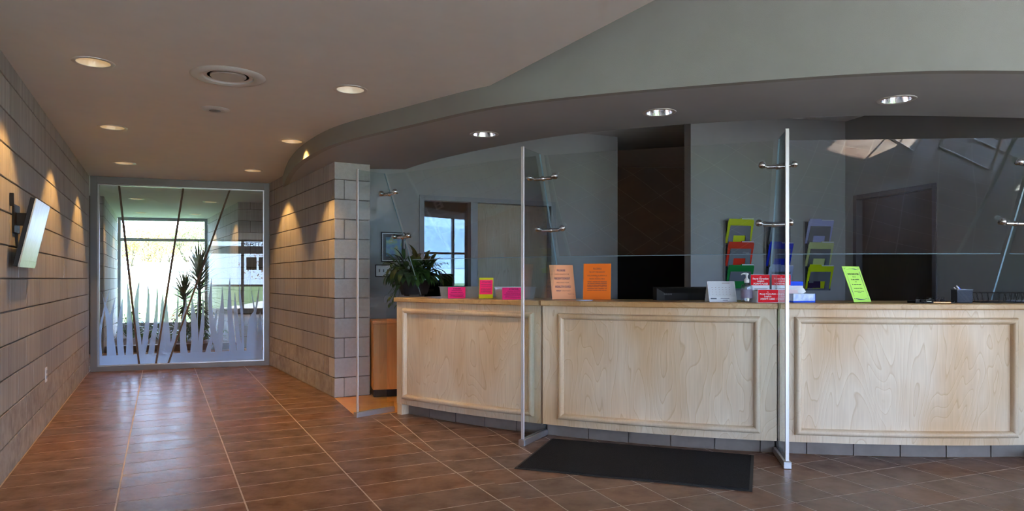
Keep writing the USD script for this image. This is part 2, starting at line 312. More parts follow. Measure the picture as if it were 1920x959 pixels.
# the cross passage closes to the left and right, out of sight
solo('wall_cross_left', slab(PL - eG * 2.0 - np.array([0, .6]), PL - eG * 2.0 + np.array([-.6, 3.2]), [1, 0], .15, 0, CEIL), m_blocks[0], 'end wall of the cross passage left of the glass', 'wall', kind='structure')
solo('wall_cross_right', slab(br0 + eG * 1.3 - np.array([-.1, 2.4]), br0 + eG * 1.3 + np.array([0, .3]), [-1, 0], .15, 0, CEIL), m_blocks[1], 'end wall of the cross passage right of the glass', 'wall', kind='structure')
solo('wall_cross_near', cat(slab(PL - eG * 2.0, PL - eG * .02, nG, .15, 0, CEIL), slab(PR + eG * .40, PR + eG * 2.2, nG, .15, 0, CEIL)), m_blocks[2], 'near wall of the cross passage behind the corridor walls', 'wall', kind='structure')

# ------------------------------------------------------------------ floor
fl = thing('floor', 'brown ceramic tile floor with pale grout lines', 'floor', kind='structure')
room = Polygon([uv(BACKU, VMIN), uv(3.6, VMIN), uv(3.6, VL), PL - eG * .02, PL - eG * 2.0, bl0 + [-2, .5], bl1, br1, br0 + eG * 1.5, [-1.6, 11], [4.2, 11.4], [4.2, 8.2], W2E, uv(3.0, VMAX), uv(BACKU, VMAX)])
part(fl, 'grout_bed', prism(room.buffer(.2), -.06, -.0007), m_grout)
Q1, Q2 = np.array([-1.234, 6.10]), np.array([.1875, 3.638]); eQ = unit(Q2 - Q1)
FIN1 = pol(6.38, math.radians(43.8))
big = 40.
leftQ = Polygon([Q1 - eQ * 8, Q2 + eQ * big, Q2 + eQ * big + [-big, -big], Q1 - eQ * 8 + [-big, big * .2]])
arcp = [pol(5.97, f) for f in np.radians(np.linspace(43.0, -20, 60))]
staff = Polygon([KE, KC, FIN1] + [tuple(p) for p in arcp] + [W2E, (4.2, 8.2), (4.2, 11.4), (-1.6, 11)]).buffer(0)
corr = room.intersection(leftQ).difference(staff).difference(Polygon([PL, PR, KC, KE, KE + [3, 5], [-1, 13], [-3.3, 10.2]]).buffer(0).intersection(Polygon([PR + eR * .0, KC, KE, KE + (PR - KC)]))).buffer(0)
lobb = room.difference(leftQ).difference(staff).buffer(0)
corr = unary_union([g for g in getattr(corr, 'geoms', [corr]) if g.area > .5]); lobb = unary_union([g for g in getattr(lobb, 'geoms', [lobb]) if g.area > .5])
tl_far = [[], [], [], []]; cand = []
def lay(region, d, w, origin, pd, pw, nd, nw):
    d, w = np.asarray(d), np.asarray(w)
    for i in range(nd[0], nd[1]):
        for j in range(nw[0], nw[1]):
            c = origin + d * (i * pd) + w * (j * pw); g = .0042
            q = Polygon([c + d * g + w * g, c + d * (pd - g) + w * g, c + d * (pd - g) + w * (pw - g), c + d * g + w * (pw - g)])
            if not region.intersects(q): continue
            r = q.intersection(region)
            for k in getattr(r, 'geoms', [r]):
                if k.geom_type == 'Polygon' and k.area > .0006: cand.append(k)
lay(corr, uv(1, 0), uv(0, 1), uv(4.039, .407), .297, .6246, (-32, 42), (-8, 4))
eB = unit([-.377, .926]); wB = np.array([eB[1], -eB[0]])
lay(lobb, eB, wB, eB * 4.439 + wB * 1.645, .305, .302, (-34, 14), (-12, 30))
def view_size(k):
    c = np.array(k.centroid.coords[0]); 
    if c[1] < 3.2: return -1
    px = 960 + F * c[0] / c[1]
    if px < -60 or px > 1980: return -1
    return k.area * F * F * CZ / c[1] ** 3
cand.sort(key=view_size, reverse=True)
for i, k in enumerate(cand):
    mi = rng.randrange(4)
    if i < 300 and view_size(k) > 0:
        m = prism(k, -.010, rng.uniform(-.0003, .0003)); part(fl, 'tile', m, m_tiles[mi])
    else: tl_far[mi].append(prism(k, -.010, 0.))
for i in range(4): part(fl, 'tile_field', cat(*tl_far[i]), m_tiles[i], kind='stuff')
part(fl, 'staff_floor', prism(staff.buffer(-.002), -.010, -.0004), m_vinyl, label='amber floor of the staff area behind the counter')

# ------------------------------------------------------------------ glazed screen with grass film (window_1)
w1 = thing('window_1', 'full height glazed screen with frosted grass blades at the end of the corridor', 'window', kind='structure')
GA = frame2(PL, eG, nG)
fw, fd = .075, .11
for nm, m in (('frame_post', rect(0, fw, 0, CEIL - .002, -.02, fd)), ('frame_post', rect(LG - fw * .9, LG, 0, CEIL - .002, -.02, fd)), ('frame_head', rect(fw, LG - fw * .9, 2.47, CEIL - .002, -.02, fd)), ('frame_sill', rect(fw, LG - fw * .9, 0, .062, -.02, fd))):
    part(w1, nm, T(m, GA), m_frame)
for m in (rect(fw, fw + .018, .062, 2.47, .015, .06), rect(LG - fw * .9 - .018, LG - fw * .9, .062, 2.47, .015, .06), rect(fw + .018, LG - fw * .9 - .018, 2.452, 2.47, .015, .06), rect(fw + .018, LG - fw * .9 - .018, .062, .078, .015, .06)):
    part(w1, 'glazing_bead', T(m, GA), m_alu)
def sz(px, py): return np.array(on_plane(px, py, PL, eG))
seams = [(sz(222, 346), sz(260.5, 688)), (sz(343.5, 350), sz(291, 688)), (sz(430.5, 356), sz(313, 688))]
x0, x1, z0, z1 = fw + .012, LG - fw * .9 - .012, .07, 2.462
def ext(a, b, z): t = (z - a[1]) / (b[1] - a[1]); return (a[0] + t * (b[0] - a[0]), z)
bound = [[(x0, z1), (x0, z0)]] + [[ext(a, b, z1), ext(a, b, z0)] for a, b in seams] + [[(x1, z1), (x1, z0)]]
def sheet(poly, y0, y1):                                # polygon in (s, z) -> solid between y0 and y1
    m = prism(poly, 0, 1); v = m.vertices.copy(); m.vertices = np.c_[v[:, 0], y0 + v[:, 2] * (y1 - y0), v[:, 1]]; m.invert(); return T(m, GA)
for k in range(4):
    part(w1, 'pane', sheet(Polygon([bound[k][0], bound[k + 1][0], bound[k + 1][1], bound[k][1]]).buffer(-.003), .036, .044), m_pane)
for a, b in bound[1:4]:
    part(w1, 'seam_strip', sheet(LineString([a, b]).buffer(.011, cap_style=2), .026, .052), m_seam)
Z3 = lambda p: (170 + p[0] / 5.047, 510 + p[1] / 5.047); Z4 = lambda p: (330 + p[0] / 5.05, 510 + p[1] / 5.05)
blades = [(Z3, (185,148), [(140,270),(100,420),(65,620),(60,810)], [(150,270),(115,430),(95,620),(105,810)]),
 (Z3, (97,195), [(115,270),(135,420),(148,600),(148,810)], [(130,290),(180,430),(215,620),(240,810)]),
 (Z3, (228,238), [(200,340),(178,430),(165,600),(170,810)], [(215,360),(203,440),(208,600),(215,810)]),
 (Z3, (300,232), [(270,380),(250,490),(243,640),(258,810)], [(300,380),(297,500),(302,650),(318,810)]),
 (Z3, (343,95), [(343,250),(338,450),(335,640),(325,810)], [(360,200),(380,400),(390,560),(400,810)]),
 (Z3, (465,70), [(430,180),(406,330),(412,500),(440,810)], [(452,180),(447,380),(460,560),(478,675),(472,810)]),
 (Z3, (537,100), [(530,300),(515,450),(490,620),(462,810)], [(554,280),(553,420),(545,600),(510,800)]),
 (Z3, (625,100), [(612,330),(585,520),(555,680),(535,810)], [(634,300),(630,480),(612,640),(595,800)]),
 (Z3, (680,205), [(660,330),(648,480),(638,650),(632,810)], [(690,330),(690,500),(700,650),(712,810)]),
 (Z3, (713,200), [(705,300),(690,480),(680,650),(662,810)], [(722,320),(735,460),(752,640),(772,800)]),
 (Z3, (822,100), [(815,300),(795,480),(765,620),(740,810)], [(829,300),(823,480),(800,640),(777,790)]),
 (Z4, (97,205), [(80,330),(45,480),(35,620),(38,785)], [(98,340),(95,500),(93,660),(115,785)]),
 (Z4, (150,200), [(140,330),(138,480),(142,620),(130,785)], [(160,290),(180,380),(200,500),(212,640),(215,785)]),
 (Z4, (207,165), [(200,300),(195,450),(190,600),(190,785)], [(211,320),(204,480),(210,600),(220,785)]),
 (Z4, (252,205), [(245,350),(230,500),(215,620),(212,785)], [(263,330),(268,480),(256,620),(247,785)]),
 (Z4, (335,50), [(318,180),(303,300),(310,440),(325,580),(345,660),(372,775)], [(338,200),(341,330),(356,440),(382,570),(430,775)]),
 (Z4, (385,350), [(365,420),(345,540),(310,650),(272,775)], [(386,430),(367,560),(347,650),(325,775)]),
 (Z4, (435,130), [(425,280),(400,440),(390,600),(372,775)], [(450,300),(456,450),(446,600),(435,770)]),
 (Z4, (510,40), [(492,220),(485,380),(495,560),(505,770)], [(516,180),(530,380),(548,560),(575,765)]),
 (Z4, (555,190), [(550,300),(549,420),(560,560),(576,765)], [(570,300),(586,430),(603,600),(642,765)]),
 (Z4, (603,100), [(593,220),(605,350),(615,450),(618,600),(620,765)], [(612,220),(634,380),(640,480),(643,600),(645,765)]),
 (Z4, (700,90), [(713,200),(733,340),(745,450),(730,600),(720,760)], [(722,220),(750,350),(765,450),(770,600),(775,760)]),
 (Z4, (790,130), [(770,230),(748,350),(690,450),(672,600),(666,760)], [(785,230),(765,350),(752,450),(742,600),(724,760)]),
 (Z4, (800,370), [(785,420),(775,500),(768,620),(760,760)], [(804,430),(812,520),(813,640),(813,760)])]
def smooth_line(P, n=14):
    P = np.asarray(P, float); t = np.r_[0, np.cumsum(np.linalg.norm(np.diff(P, axis=0), axis=1))]
    from scipy.interpolate import PchipInterpolator
    q = np.linspace(0, t[-1], n); return np.c_[PchipInterpolator(t, P[:, 0])(q), PchipInterpolator(t, P[:, 1])(q)]
clipg = sbox(x0, z0, x1, z1); bandtop = lambda s: .205
bt = [sz(*Z3((60, 800))), sz(*Z4((0, 775))), sz(*Z4((815, 742)))]
band = Polygon([(x0, z0), (x1, z0), (x1, bt[2][1]), bt[1], (x0, bt[0][1])])
taken = band
part(w1, 'frosted_band', sheet(band.intersection(clipg), .0330, .0350), m_film)
for fn, tip, L, R in blades:
    a = smooth_line([sz(*fn(p)) for p in [tip] + L]); b = smooth_line([sz(*fn(p)) for p in [tip] + R])
    pg = Polygon(np.vstack([a, b[::-1][:-1]])).buffer(0).intersection(clipg).difference(taken.buffer(.0004))
    if pg.is_empty: continue
    taken = taken.union(pg)
    pg = unary_union([g for g in getattr(pg, 'geoms', [pg]) if g.area > 2e-5])
    part(w1, 'frosted_blade', sheet(pg, .0330, .0350), m_film)
w1r = None

# far window of the planter bay (window_2)
w2 = thing('window_2', 'tall window at the far end of the planter bay looking onto a lawn', 'window', kind='structure')
eW = unit(br1 - bl1); nW = perp(eW); LWn = np.linalg.norm(br1 - bl1); WAm = frame2(bl1, eW, nW)
for nm, m in (('frame_post', rect(0, .06, 0, 2.56, 0, .1)), ('frame_post', rect(LWn - .06, LWn, 0, 2.56, 0, .1)), ('frame_head', rect(.06, LWn - .06, 2.50, 2.56, 0, .1)), ('frame_sill', rect(.06, LWn - .06, 0, .25, 0, .1)), ('transom', rect(.06, LWn - .06, 2.05, 2.11, 0, .1))):
    part(w2, nm, T(m, WAm), m_frame2)
for zz in ((.25, 2.05), (2.11, 2.50)): part(w2, 'pane', T(rect(.06, LWn - .06, zz[0], zz[1], .045, .053), WAm), m_pane)

# ------------------------------------------------------------------ counter
FINS = [math.radians(a) for a in (43.8, 27.8, 11.6, -4.5)]
def counter(fa, fb, ma, mb, label, end_leg=False, drop=0.):
    t = thing('reception_counter', label, 'reception counter')
    part(t, 'carcass', arc(rc(5.55, 6.018, .10, 1.012), fa, fb), m_birch, 30)
    fp = part(t, 'front_panel', arc(rc(6.02, 6.05, .10, 1.012), fa, fb), m_birch, 30)
    part(t, 'worktop', arc([(5.40, 1.012), (6.08, 1.012), (6.086, 1.018), (6.086, 1.046), (6.08, 1.052), (5.40, 1.052)], fa, fb), m_edge, 30)
    part(t, 'plinth', arc(rc(5.60, 5.955, 0.001, .10), fa - (.012 if end_leg else 0), fb), m_mortar, 30)
    pitch = .307 / 5.97; f0 = math.radians(9.69); k = math.ceil((fa - f0) / pitch) + 1
    e = [fa - (.012 if end_leg else 0)] + [f0 + i * pitch for i in range(k, -40, -1) if fb + .008 < f0 + i * pitch < fa - .02] + [fb]
    for a, b in zip(e[:-1], e[1:]):
        part(t, 'toe_kick_tile', arc(rc(5.957, 5.972 + rng.uniform(-.0006, .0006), .002, .098), a - .0006, b + .0006, 3), rng.choice(m_toe))
    if end_leg: part(t, 'end_leg', arc(rc(5.90, 6.045, 0.001, .10), fa, fa - .0105, 1), m_birch)
    # mitred half-round moulding
    zt, zb, w = .958, .150, .046; wf = w / 6.05; prof = []
    for q in np.linspace(0, 1, 13):
        h = .030 * math.sqrt(max(0, 1 - (2 * q - 1) ** 2)) ** .9 + (.004 if 0 < q < 1 else 0.)
        prof.append((q, h))
    cor = lambda q: [(ma - q * wf, zt - q * w), (mb + q * wf, zt - q * w), (mb + q * wf, zb + q * w), (ma - q * wf, zb + q * w)]
    for side in range(4):
        n = 20 if side % 2 == 0 else 2; V, Fc = [], []
        for q, h in prof:
            c = cor(q); c0, c1 = np.array(c[side]), np.array(c[(side + 1) % 4])
            for i in range(n + 1):
                f, z = c0 + (c1 - c0) * i / n; p = pol(6.0505 + h, f); V.append([p[0], p[1], z])
        for a in range(len(prof) - 1):
            for i in range(n):
                k0 = a * (n + 1) + i; Fc += [[k0, k0 + 1, k0 + n + 2], [k0, k0 + n + 2, k0 + n + 1]]
        m = trimesh.Trimesh(V, Fc, process=False)
        part(fp, 'moulding', m, m_maple, True)
    return t
g = .0016
counter(phi_at(744, 6.05), FINS[1] + g, phi_at(755, 6.06), phi_at(1000.5, 6.06), 'curved birch counter unit with framed panel on the left under the potted plant', True)
counter(FINS[1] - g, FINS[2] + g, phi_at(1046.5, 6.06), phi_at(1426, 6.06), 'curved birch counter unit with framed panel in the middle behind the black mat')
counter(FINS[2] - g, FINS[3] + g, phi_at(1490, 6.06), phi_at(1908.5, 6.06), 'pale curved birch counter unit with framed panel on the right under the lime sign')
counter(FINS[3] - g, math.radians(-14.5), math.radians(-6), math.radians(-13.6), 'end of the birch counter past the rightmost glass fin')

# ------------------------------------------------------------------ glass fins, screens, fittings
m_gedge = plain('polished_glass_edge', (.30, .43, .52), .15)
def fin(ph, label):
    t = thing('glass_fin', label, 'glass panel'); d = unit(pol(1, ph) - CC); A = frame2(CC, d, perp(d))
    sh = [(6.365, .012), (6.365, 2.178), (6.085, 2.178), (5.66, 1.062), (6.094, 1.062), (6.094, 1.004), (6.062, 1.0), (6.062, .094), (5.984, .090), (5.984, .012)]
    m = prism(Polygon(sh), -.006, .006); m.vertices = m.vertices[:, [0, 2, 1]]; m.invert(); part(t, 'glass', T(m, A), m_fin)
    a_, b_ = np.array([6.083, 2.176]), np.array([5.664, 1.066]); w_ = unit(np.array([b_[1] - a_[1], a_[0] - b_[0]])) * .0025; m = prism(Polygon([a_, b_, b_ + w_, a_ + w_]), -.0058, .0058); m.vertices = m.vertices[:, [0, 2, 1]]; m.invert(); part(t, 'polished_edge', T(m, A), m_gedge)
    part(t, 'edge_strip', T(cbox(.012, .024, 2.14, .002, (6.372, 0, .046)), A), m_edgecap)
    for y in (-.0145, .0145): part(t, 'shoe_rail', T(cbox(.40, .017, .044, .002, (6.184, y, .001)), A), m_alu)
    part(t, 'shoe_end', T(cbox(.010, .048, .044, .002, (6.389, 0, .001)), A), m_alu)
    return t
fin(FINS[0], 'clear glass fin with metal edge at the left end of the counter')
fin(FINS[1], 'clear glass fin with metal edge between the left and middle counter units')
fin(FINS[2], 'tall glass fin with bright metal edge between the middle and right counter units')
fin(FINS[3], 'glass fin at the right edge of the view past the lime sign')
bk = lambda z: 6.085 - (2.178 - z) * (6.085 - 5.66) / (2.178 - 1.062)
def p3(R, f, z): p = pol(R, f); return np.array([p[0], p[1], z])
def screen(fa, fb, label, zt=2.165, zb=1.40):
    a, b = fa - .006, fb + .006
    c = [p3(bk(zt), a, zt), p3(bk(zt), b, zt), p3(bk(zb), b, zb), p3(bk(zb), a, zb)]
    n = np.cross(c[1] - c[0], c[3] - c[0]); n /= np.linalg.norm(n)
    t = thing('glass_screen', label, 'glass panel'); part(t, 'glass', hull([q + n * s for q in c for s in (.003, -.003)]), m_screen)
    dn = unit3(c[3] - c[0]) * .003
    part(t, 'polished_edge', hull([q + n * s + k for q in (c[2], c[3]) for s in (.003, -.003) for k in (dn * .05, dn)]), m_gedge)
screen(FINS[0], FINS[1], 'tilted clear glass screen above the left counter unit')
screen(FINS[1], FINS[2], 'tilted clear glass screen above the middle counter unit')
screen(FINS[2], FINS[3], 'tilted clear glass screen above the right counter unit, reflecting floor tiles')
screen(FINS[3], FINS[3] - math.radians(10), 'tilted clear glass screen past the rightmost glass fin')
def spider(ph, z, label, left=True):
    t = thing('glass_clamp', label, 'glass fitting'); Rc = bk(z) + .012; da = .105 / Rc; ctr = p3(Rc, ph, z)
    part(t, 'hub', cat(ball(.021, ctr), tube([p3(Rc, ph + .012, z), p3(Rc, ph - .012, z)], .014, 14)), m_chrome, 40)
    for s in ((1, -1) if left else (-1,)):
        e = p3(bk(z) + .010, ph + s * da, z + .008); o = p3(bk(z) + .030, ph + s * da, z + .012)
        part(t, 'arm', cat(rod(ctr, e, .0075, 12), tube([ctr + (e - ctr) * .24, ctr + (e - ctr) * .34], .013, 12), tube([ctr + (e - ctr) * .74, ctr + (e - ctr) * .82], .012, 12)), m_chrome, 40)
        part(t, 'clamp_ball', cat(ball(.025, o), rod(e - (o - e) * .5, o, .015, 12)), m_chrome, 40)
    return t
for ph, who in zip(FINS, ('left end', 'left middle', 'right middle', 'far right')):
    spider(ph, 1.995, f'upper chrome clamp holding the screens to the {who} glass fin')
    spider(ph, 1.605, f'lower chrome clamp holding the screens to the {who} glass fin')

# ------------------------------------------------------------------ ceilings, bulkhead
def curve(P, n=60):
    from scipy.interpolate import CubicSpline
    P = np.asarray(P, float); t = np.r_[0, np.cumsum(np.linalg.norm(np.diff(P, axis=0), axis=1))]; return CubicSpline(t, P)(np.linspace(0, t[-1], n))
def at_z(px, py, z): Y = F * (z - CZ) / (HY - py); return np.array([(px - 960) / F * Y, Y])
outer = [at_z(*q, SOF) for q in [(548, 322), (556, 309), (566, 301), (585, 289), (627, 270), (690, 253), (759, 237), (830, 220), (904, 204), (1050, 184), (1240, 166), (1402, 153), (1584, 140), (1767, 132.5), (1920, 133)]]
outer = [PR + eR * .55 - nR * .05] + outer[1:] + [pol(6.66, math.radians(a)) for a in (-10, -18, -26, -32)]
oc = curve(outer, 110)
inner = [(WA0 + eA * .06), at_z(762, 318, SOF), at_z(850, 293, SOF), at_z(941, 274, SOF), at_z(1087, 251, SOF), at_z(1220, 239, SOF), at_z(1295, 233, SOF), at_z(1420, 226, SOF), at_z(1530, 220.5, SOF), at_z(1621, 218, SOF), at_z(1767, 219, SOF), at_z(1920, 223, SOF)] + [pol(5.56, math.radians(a)) for a in (-14, -22, -32)]
ic = np.vstack([inner[0], curve(inner[1:], 70)])
down = [(175, 117, 'w', CEIL), (211, 239, 'w', CEIL), (233, 306, 'w', CEIL), (547, 265, 'w', CEIL), (474, 320, 'w', CEIL), (657, 168, 'n', CEIL), (908, 252, 'c', SOF), (1236, 211, 'c', SOF), (1681, 187, 'c', SOF),
        (256, 373, 'v', CEIL), (264, 399, 'v', CEIL), (395, 379, 'v', CEIL), (366, 402, 'v', CEIL)]
dl = [(at_z(x, y, z), k, z) for x, y, k, z in down]
dfp, dfs = at_z(428, 143, CEIL), at_z(403, 205, CEIL)
sofp = Polygon(np.vstack([oc, ic[::-1], [WA0 - nR * 0.02], [KC + [.02, .25]], [PR + eR * .55 - nR * .12]])).buffer(0)
for p, k, z in dl:
    if z == SOF: sofp = sofp.difference(Point(p).buffer(.098, 12))
i_cor = int(np.argmin([np.linalg.norm(q - at_z(912, 167, CEIL)) for q in oc]))
solo('ceiling_soffit', prism(sofp.buffer(-.012), SOF, SOF + .10), m_soffit, 'dark grey curved soffit hanging over the reception counter', 'ceiling', kind='structure')
# fascia: the curved bulkhead face, low under the corridor ceiling, tall in the lobby
def band3(P, z0, z1, th=.06):
    P = np.asarray(P); t = np.gradient(P, axis=0); t /= np.linalg.norm(t, axis=1)[:, None]; n = np.c_[-t[:, 1], t[:, 0]]
    inn = P + n * th * (1 if np.dot(n[len(P) // 2], CC - P[len(P) // 2]) > 0 else -1)
    return prism(Polygon(np.vstack([P, inn[::-1]])).buffer(0), z0, z1)
solo('trim_1', cat(band3(oc[:i_cor + 1], SOF - .0005, CEIL + .05), band3(oc[i_cor:], SOF - .0005, HIGH)), m_fascia, 'olive grey curved bulkhead face above the counter', 'bulkhead', kind='structure', smooth=30)
VE = 2.44
low = Polygon([uv(BACKU, VMIN), uv(BACKU, VE), oc[i_cor]] + [tuple(q) for q in oc[i_cor::-1]] + [PR + eR * .5 - nR * .3, PR + eG * 2.4, br0 + eG * 1.6 + [0, .3], br1 + [.1, .2], bl1 + [-.2, .2], PL - eG * 2.3 + [-.8, 3], PL - eG * 2.3, PL - eG * .3, uv(3.6, VL - .3), uv(3.6, VMIN)]).buffer(.03).difference(Polygon(np.vstack([oc, ic[::-1]])).buffer(0).buffer(-.05)).buffer(0)
holes = unary_union([Point(p).buffer(.098, 12) for p, k, z in dl if z == CEIL] + [Point(dfp).buffer(.13, 16)])
solo('ceiling', prism(low.difference(holes), CEIL, CEIL + .10), m_ceiling, 'flat warm grey ceiling over the corridor and entrance', 'ceiling', kind='structure')
ringp = Polygon(np.vstack([oc, ic[::-1], [WA0 - eA * .6], [KC + [.02, .25]], [PR + eR * .55 - nR * .12]])).buffer(0)
solo('trim_3', prism(ringp.buffer(-.07), SOF + .11, OFF + .05), m_soffit, 'solid core of the curved bulkhead above the soffit', 'bulkhead', kind='structure')
solo('roof', prism(low.buffer(.3).difference(ringp).difference(Polygon([uv(BACKU - 2, VE + .09), oc[i_cor], oc[i_cor] + uv(0, 9), uv(BACKU - 2, 12)]).buffer(.01)), CEIL + .11, CEIL + .30), m_mortar, 'roof deck over the corridor and planter bay', 'roof', kind='structure')
hi_poly = Polygon([uv(BACKU, VE - .1), oc[i_cor]] + [tuple(q) for q in oc[i_cor:]] + [uv(2.5, VMAX + .1), uv(BACKU, VMAX + .1)]).buffer(.12)
solo('ceiling_lobby', prism(hi_poly, HIGH, HIGH + .1), m_white, 'high white ceiling of the lobby', 'ceiling', kind='structure')
edge = [uv(BACKU, VE), oc[i_cor]]
solo('wall_above_edge', slab(edge[1], edge[0], uv(0, 1), .12, CEIL + .02, HIGH), m_fascia, 'upper wall standing on the edge of the low corridor ceiling', 'wall', kind='structure')
offp = Polygon([WA0 + [-.6, .0], *[tuple(q) for q in ic[0:]], W2E + [.5, 0], [4.8, 8.3], [4.4, 11.6], [-1.8, 11.6]]).buffer(.06)
solo('ceiling_office', prism(offp, OFF, OFF + .1), m_white, 'pale ceiling of the office behind the counter', 'ceiling', kind='structure')
solo('trim_2', band3(ic[1:], SOF + .1, OFF, -.04), m_soffit, 'inner upstand of the soffit facing the office', 'bulkhead', kind='structure')

# ------------------------------------------------------------------ office walls
nA = -perp(eA) if np.dot(-perp(eA), [0, -1]) > 0 else perp(eA)
AA = frame2(A0, eA, -nA)                              # local y goes back
s_fl, s_gl, s_gr, s_dl, s_dr, s_fr = sA(786), sA(795), sA(882), sA(895), sA(1030), sA(1041)
HZ = 2.165
lo_s, hi_s = -.66, sA(1158)
wall = Polygon([(lo_s, 0), (s_fl, 0), (s_fl, HZ), (s_fr, HZ), (s_fr, 0), (hi_s, 0), (hi_s, OFF + .05), (lo_s, OFF + .05)])
def upright(poly, y0, y1, A): m = prism(poly, 0, 1); v = m.vertices.copy(); m.vertices = np.c_[v[:, 0], y0 + v[:, 2] * (y1 - y0), v[:, 1]]; m.invert(); return T(m, A)
solo('wall_back', upright(wall, 0, .14, AA), m_office, 'blue grey painted office wall holding the sidelight and oak door', 'wall', kind='structure')
d1 = thing('door_1', 'greyish oak veneer office door with a glass sidelight in one painted frame', 'door', kind='structure')
for nm, x0_, x1_, z0_, z1_ in (('frame_post', s_fl, s_gl, 0, HZ), ('mullion', s_gr, s_dl, 0, HZ - .055), ('frame_post', s_dr + .02, s_fr, 0, HZ), ('frame_head', s_gl, s_dr + .02, HZ - .055, HZ)):
    part(d1, nm, T(rect(x0_, x1_, z0_, z1_, -.014, .14), AA), m_frame2)
lf1 = part(d1, 'leaf', T(rect(s_dl + .006, s_dr + .012, .01, HZ - .0555, .085, .130), AA), m_oak)
part(d1, 'sidelight_sill', T(rect(s_gl, s_gr, 0, .12, .02, .14), AA), m_frame2)
part(d1, 'sidelight_pane', T(rect(s_gl, s_gr, .12, HZ - .055, .085, .093), AA), m_dark)
part(lf1, 'door_handle', T(cat(rod((s_dl + .09, .085, 1.0), (s_dl + .09, .03, 1.0), .010), rod((s_dl + .09, .03, 1.0), (s_dl + .20, .03, 1.0), .010)), AA), m_alu, 40)
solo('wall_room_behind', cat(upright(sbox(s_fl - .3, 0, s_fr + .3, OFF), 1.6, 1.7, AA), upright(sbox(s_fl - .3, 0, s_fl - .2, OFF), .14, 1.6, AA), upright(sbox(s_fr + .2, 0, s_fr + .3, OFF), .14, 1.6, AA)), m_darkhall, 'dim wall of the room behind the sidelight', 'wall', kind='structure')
n1 = -perp(e1) if np.dot(-perp(e1), [0, -1]) > 0 else perp(e1); L1 = np.linalg.norm(W1R - W1L)
solo('wall_rack', slab(W1L, W1R + e1 * .1, n1, .15, 0, OFF + .05), m_office, 'grey painted office wall carrying the brochure racks', 'wall', kind='structure')
n2 = perp(e2) if np.dot(perp(e2), [-1, 0]) > 0 else -perp(e2); BB = frame2(W1R, e2, -n2)
sB = lambda px: ray_line(px, W1R, e2)[0]
sd0, sd1 = sB(1601), sB(1757); HZ2 = 2.17
solo('wall_side', upright(Polygon([(0, 0), (sd0, 0), (sd0, HZ2), (sd1, HZ2), (sd1, 0), (3.25, 0), (3.25, OFF + .05), (0, OFF + .05)]), 0, .14, BB), m_office, 'grey painted office side wall with a dark wooden door', 'wall', kind='structure')
d2 = thing('door_2', 'dark wooden door in a dark metal frame seen through the right glass screen', 'door', kind='structure')
m_dframe = plain('dark_frame_paint', (.10, .10, .115), .45)
for x0_, x1_, z0_, z1_, nm in ((sd0, sd0 + .05, 0, HZ2, 'frame_post'), (sd1 - .05, sd1, 0, HZ2, 'frame_post'), (sd0 + .05, sd1 - .05, HZ2 - .05, HZ2, 'frame_head')):
    part(d2, nm, T(rect(x0_, x1_, z0_, z1_, -.014, .14), BB), m_dframe)
lf2 = part(d2, 'leaf', T(rect(sd0 + .053, sd1 - .053, .01, HZ2 - .052, .07, .115), BB), m_walnut)
part(d2, 'backing', T(rect(sd0 - .05, sd1 + .05, 0, HZ2 + .05, .145, .175), BB), m_darkhall)
part(lf2, 'door_handle', T(cat(rod((sd1 - .14, .07, 1.0), (sd1 - .14, .015, 1.0), .010), rod((sd1 - .14, .015, 1.0), (sd1 - .25, .015, 1.0), .010), tube([(sd1 - .14, .07, 1.0), (sd1 - .14, .062, 1.0)], .026, 16)), BB), m_alu, 40)
# the unlit hall between the two office walls
hp = [WA1 + [.03, .1], WA1 + [-.3, 2.6], [3.2, 11.2], W1L + e1 * .9 + [-.2, 1.6]]
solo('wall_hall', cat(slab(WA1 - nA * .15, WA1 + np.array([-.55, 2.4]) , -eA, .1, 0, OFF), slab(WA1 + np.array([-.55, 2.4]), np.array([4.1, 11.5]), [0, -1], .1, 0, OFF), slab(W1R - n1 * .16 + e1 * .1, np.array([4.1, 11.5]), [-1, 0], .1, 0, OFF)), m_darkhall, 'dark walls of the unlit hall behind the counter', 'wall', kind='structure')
solo('wall_right_lobby', cat(slab(W2E, pol(6.6, math.radians(-34)), [0, -1], .14, 0, HIGH), slab(uv(4.2, VMAX), uv(BACKU, VMAX), -uv(0, 1), .15, 0, HIGH)), m_lobby, 'white lobby walls to the right of the counter', 'wall', kind='structure')

# ------------------------------------------------------------------ lobby behind the camera: glazing and entrance (they light the room and show in the reflections)
WINS = [(.1, 1.5, 2.45), (1.75, 4.1, 2.25), (4.2, 5.15, 3.2), (5.2, 6.1, 2.0), (6.2, 8.3, 3.25)]
UB = uv(0, 1); NB = uv(1, 0); WB = frame2(uv(BACKU, 0), UB, -NB)      # local x = v, local y goes outward
solo('wall_entrance', cat(upright(unary_union([sbox(VMIN - .1, 0, VMAX + .1, HIGH)]).difference(unary_union([sbox(-2.75, 0, -.15, 2.56)] + [sbox(a, .15, b, h) for a, b, h in WINS])), 0, .16, WB),
     slab(uv(BACKU, VMIN), uv(3.6, VMIN), UB, .15, 0, CEIL + .1), slab(uv(3.6, VMIN), uv(3.6, VL - .19), -NB, .15, 0, CEIL + .1)), m_lobby, 'lobby walls behind the viewpoint', 'wall', kind='structure')
w3 = thing('window_3', 'wide lobby window wall with slim mullions seen only in reflections', 'window', kind='structure')
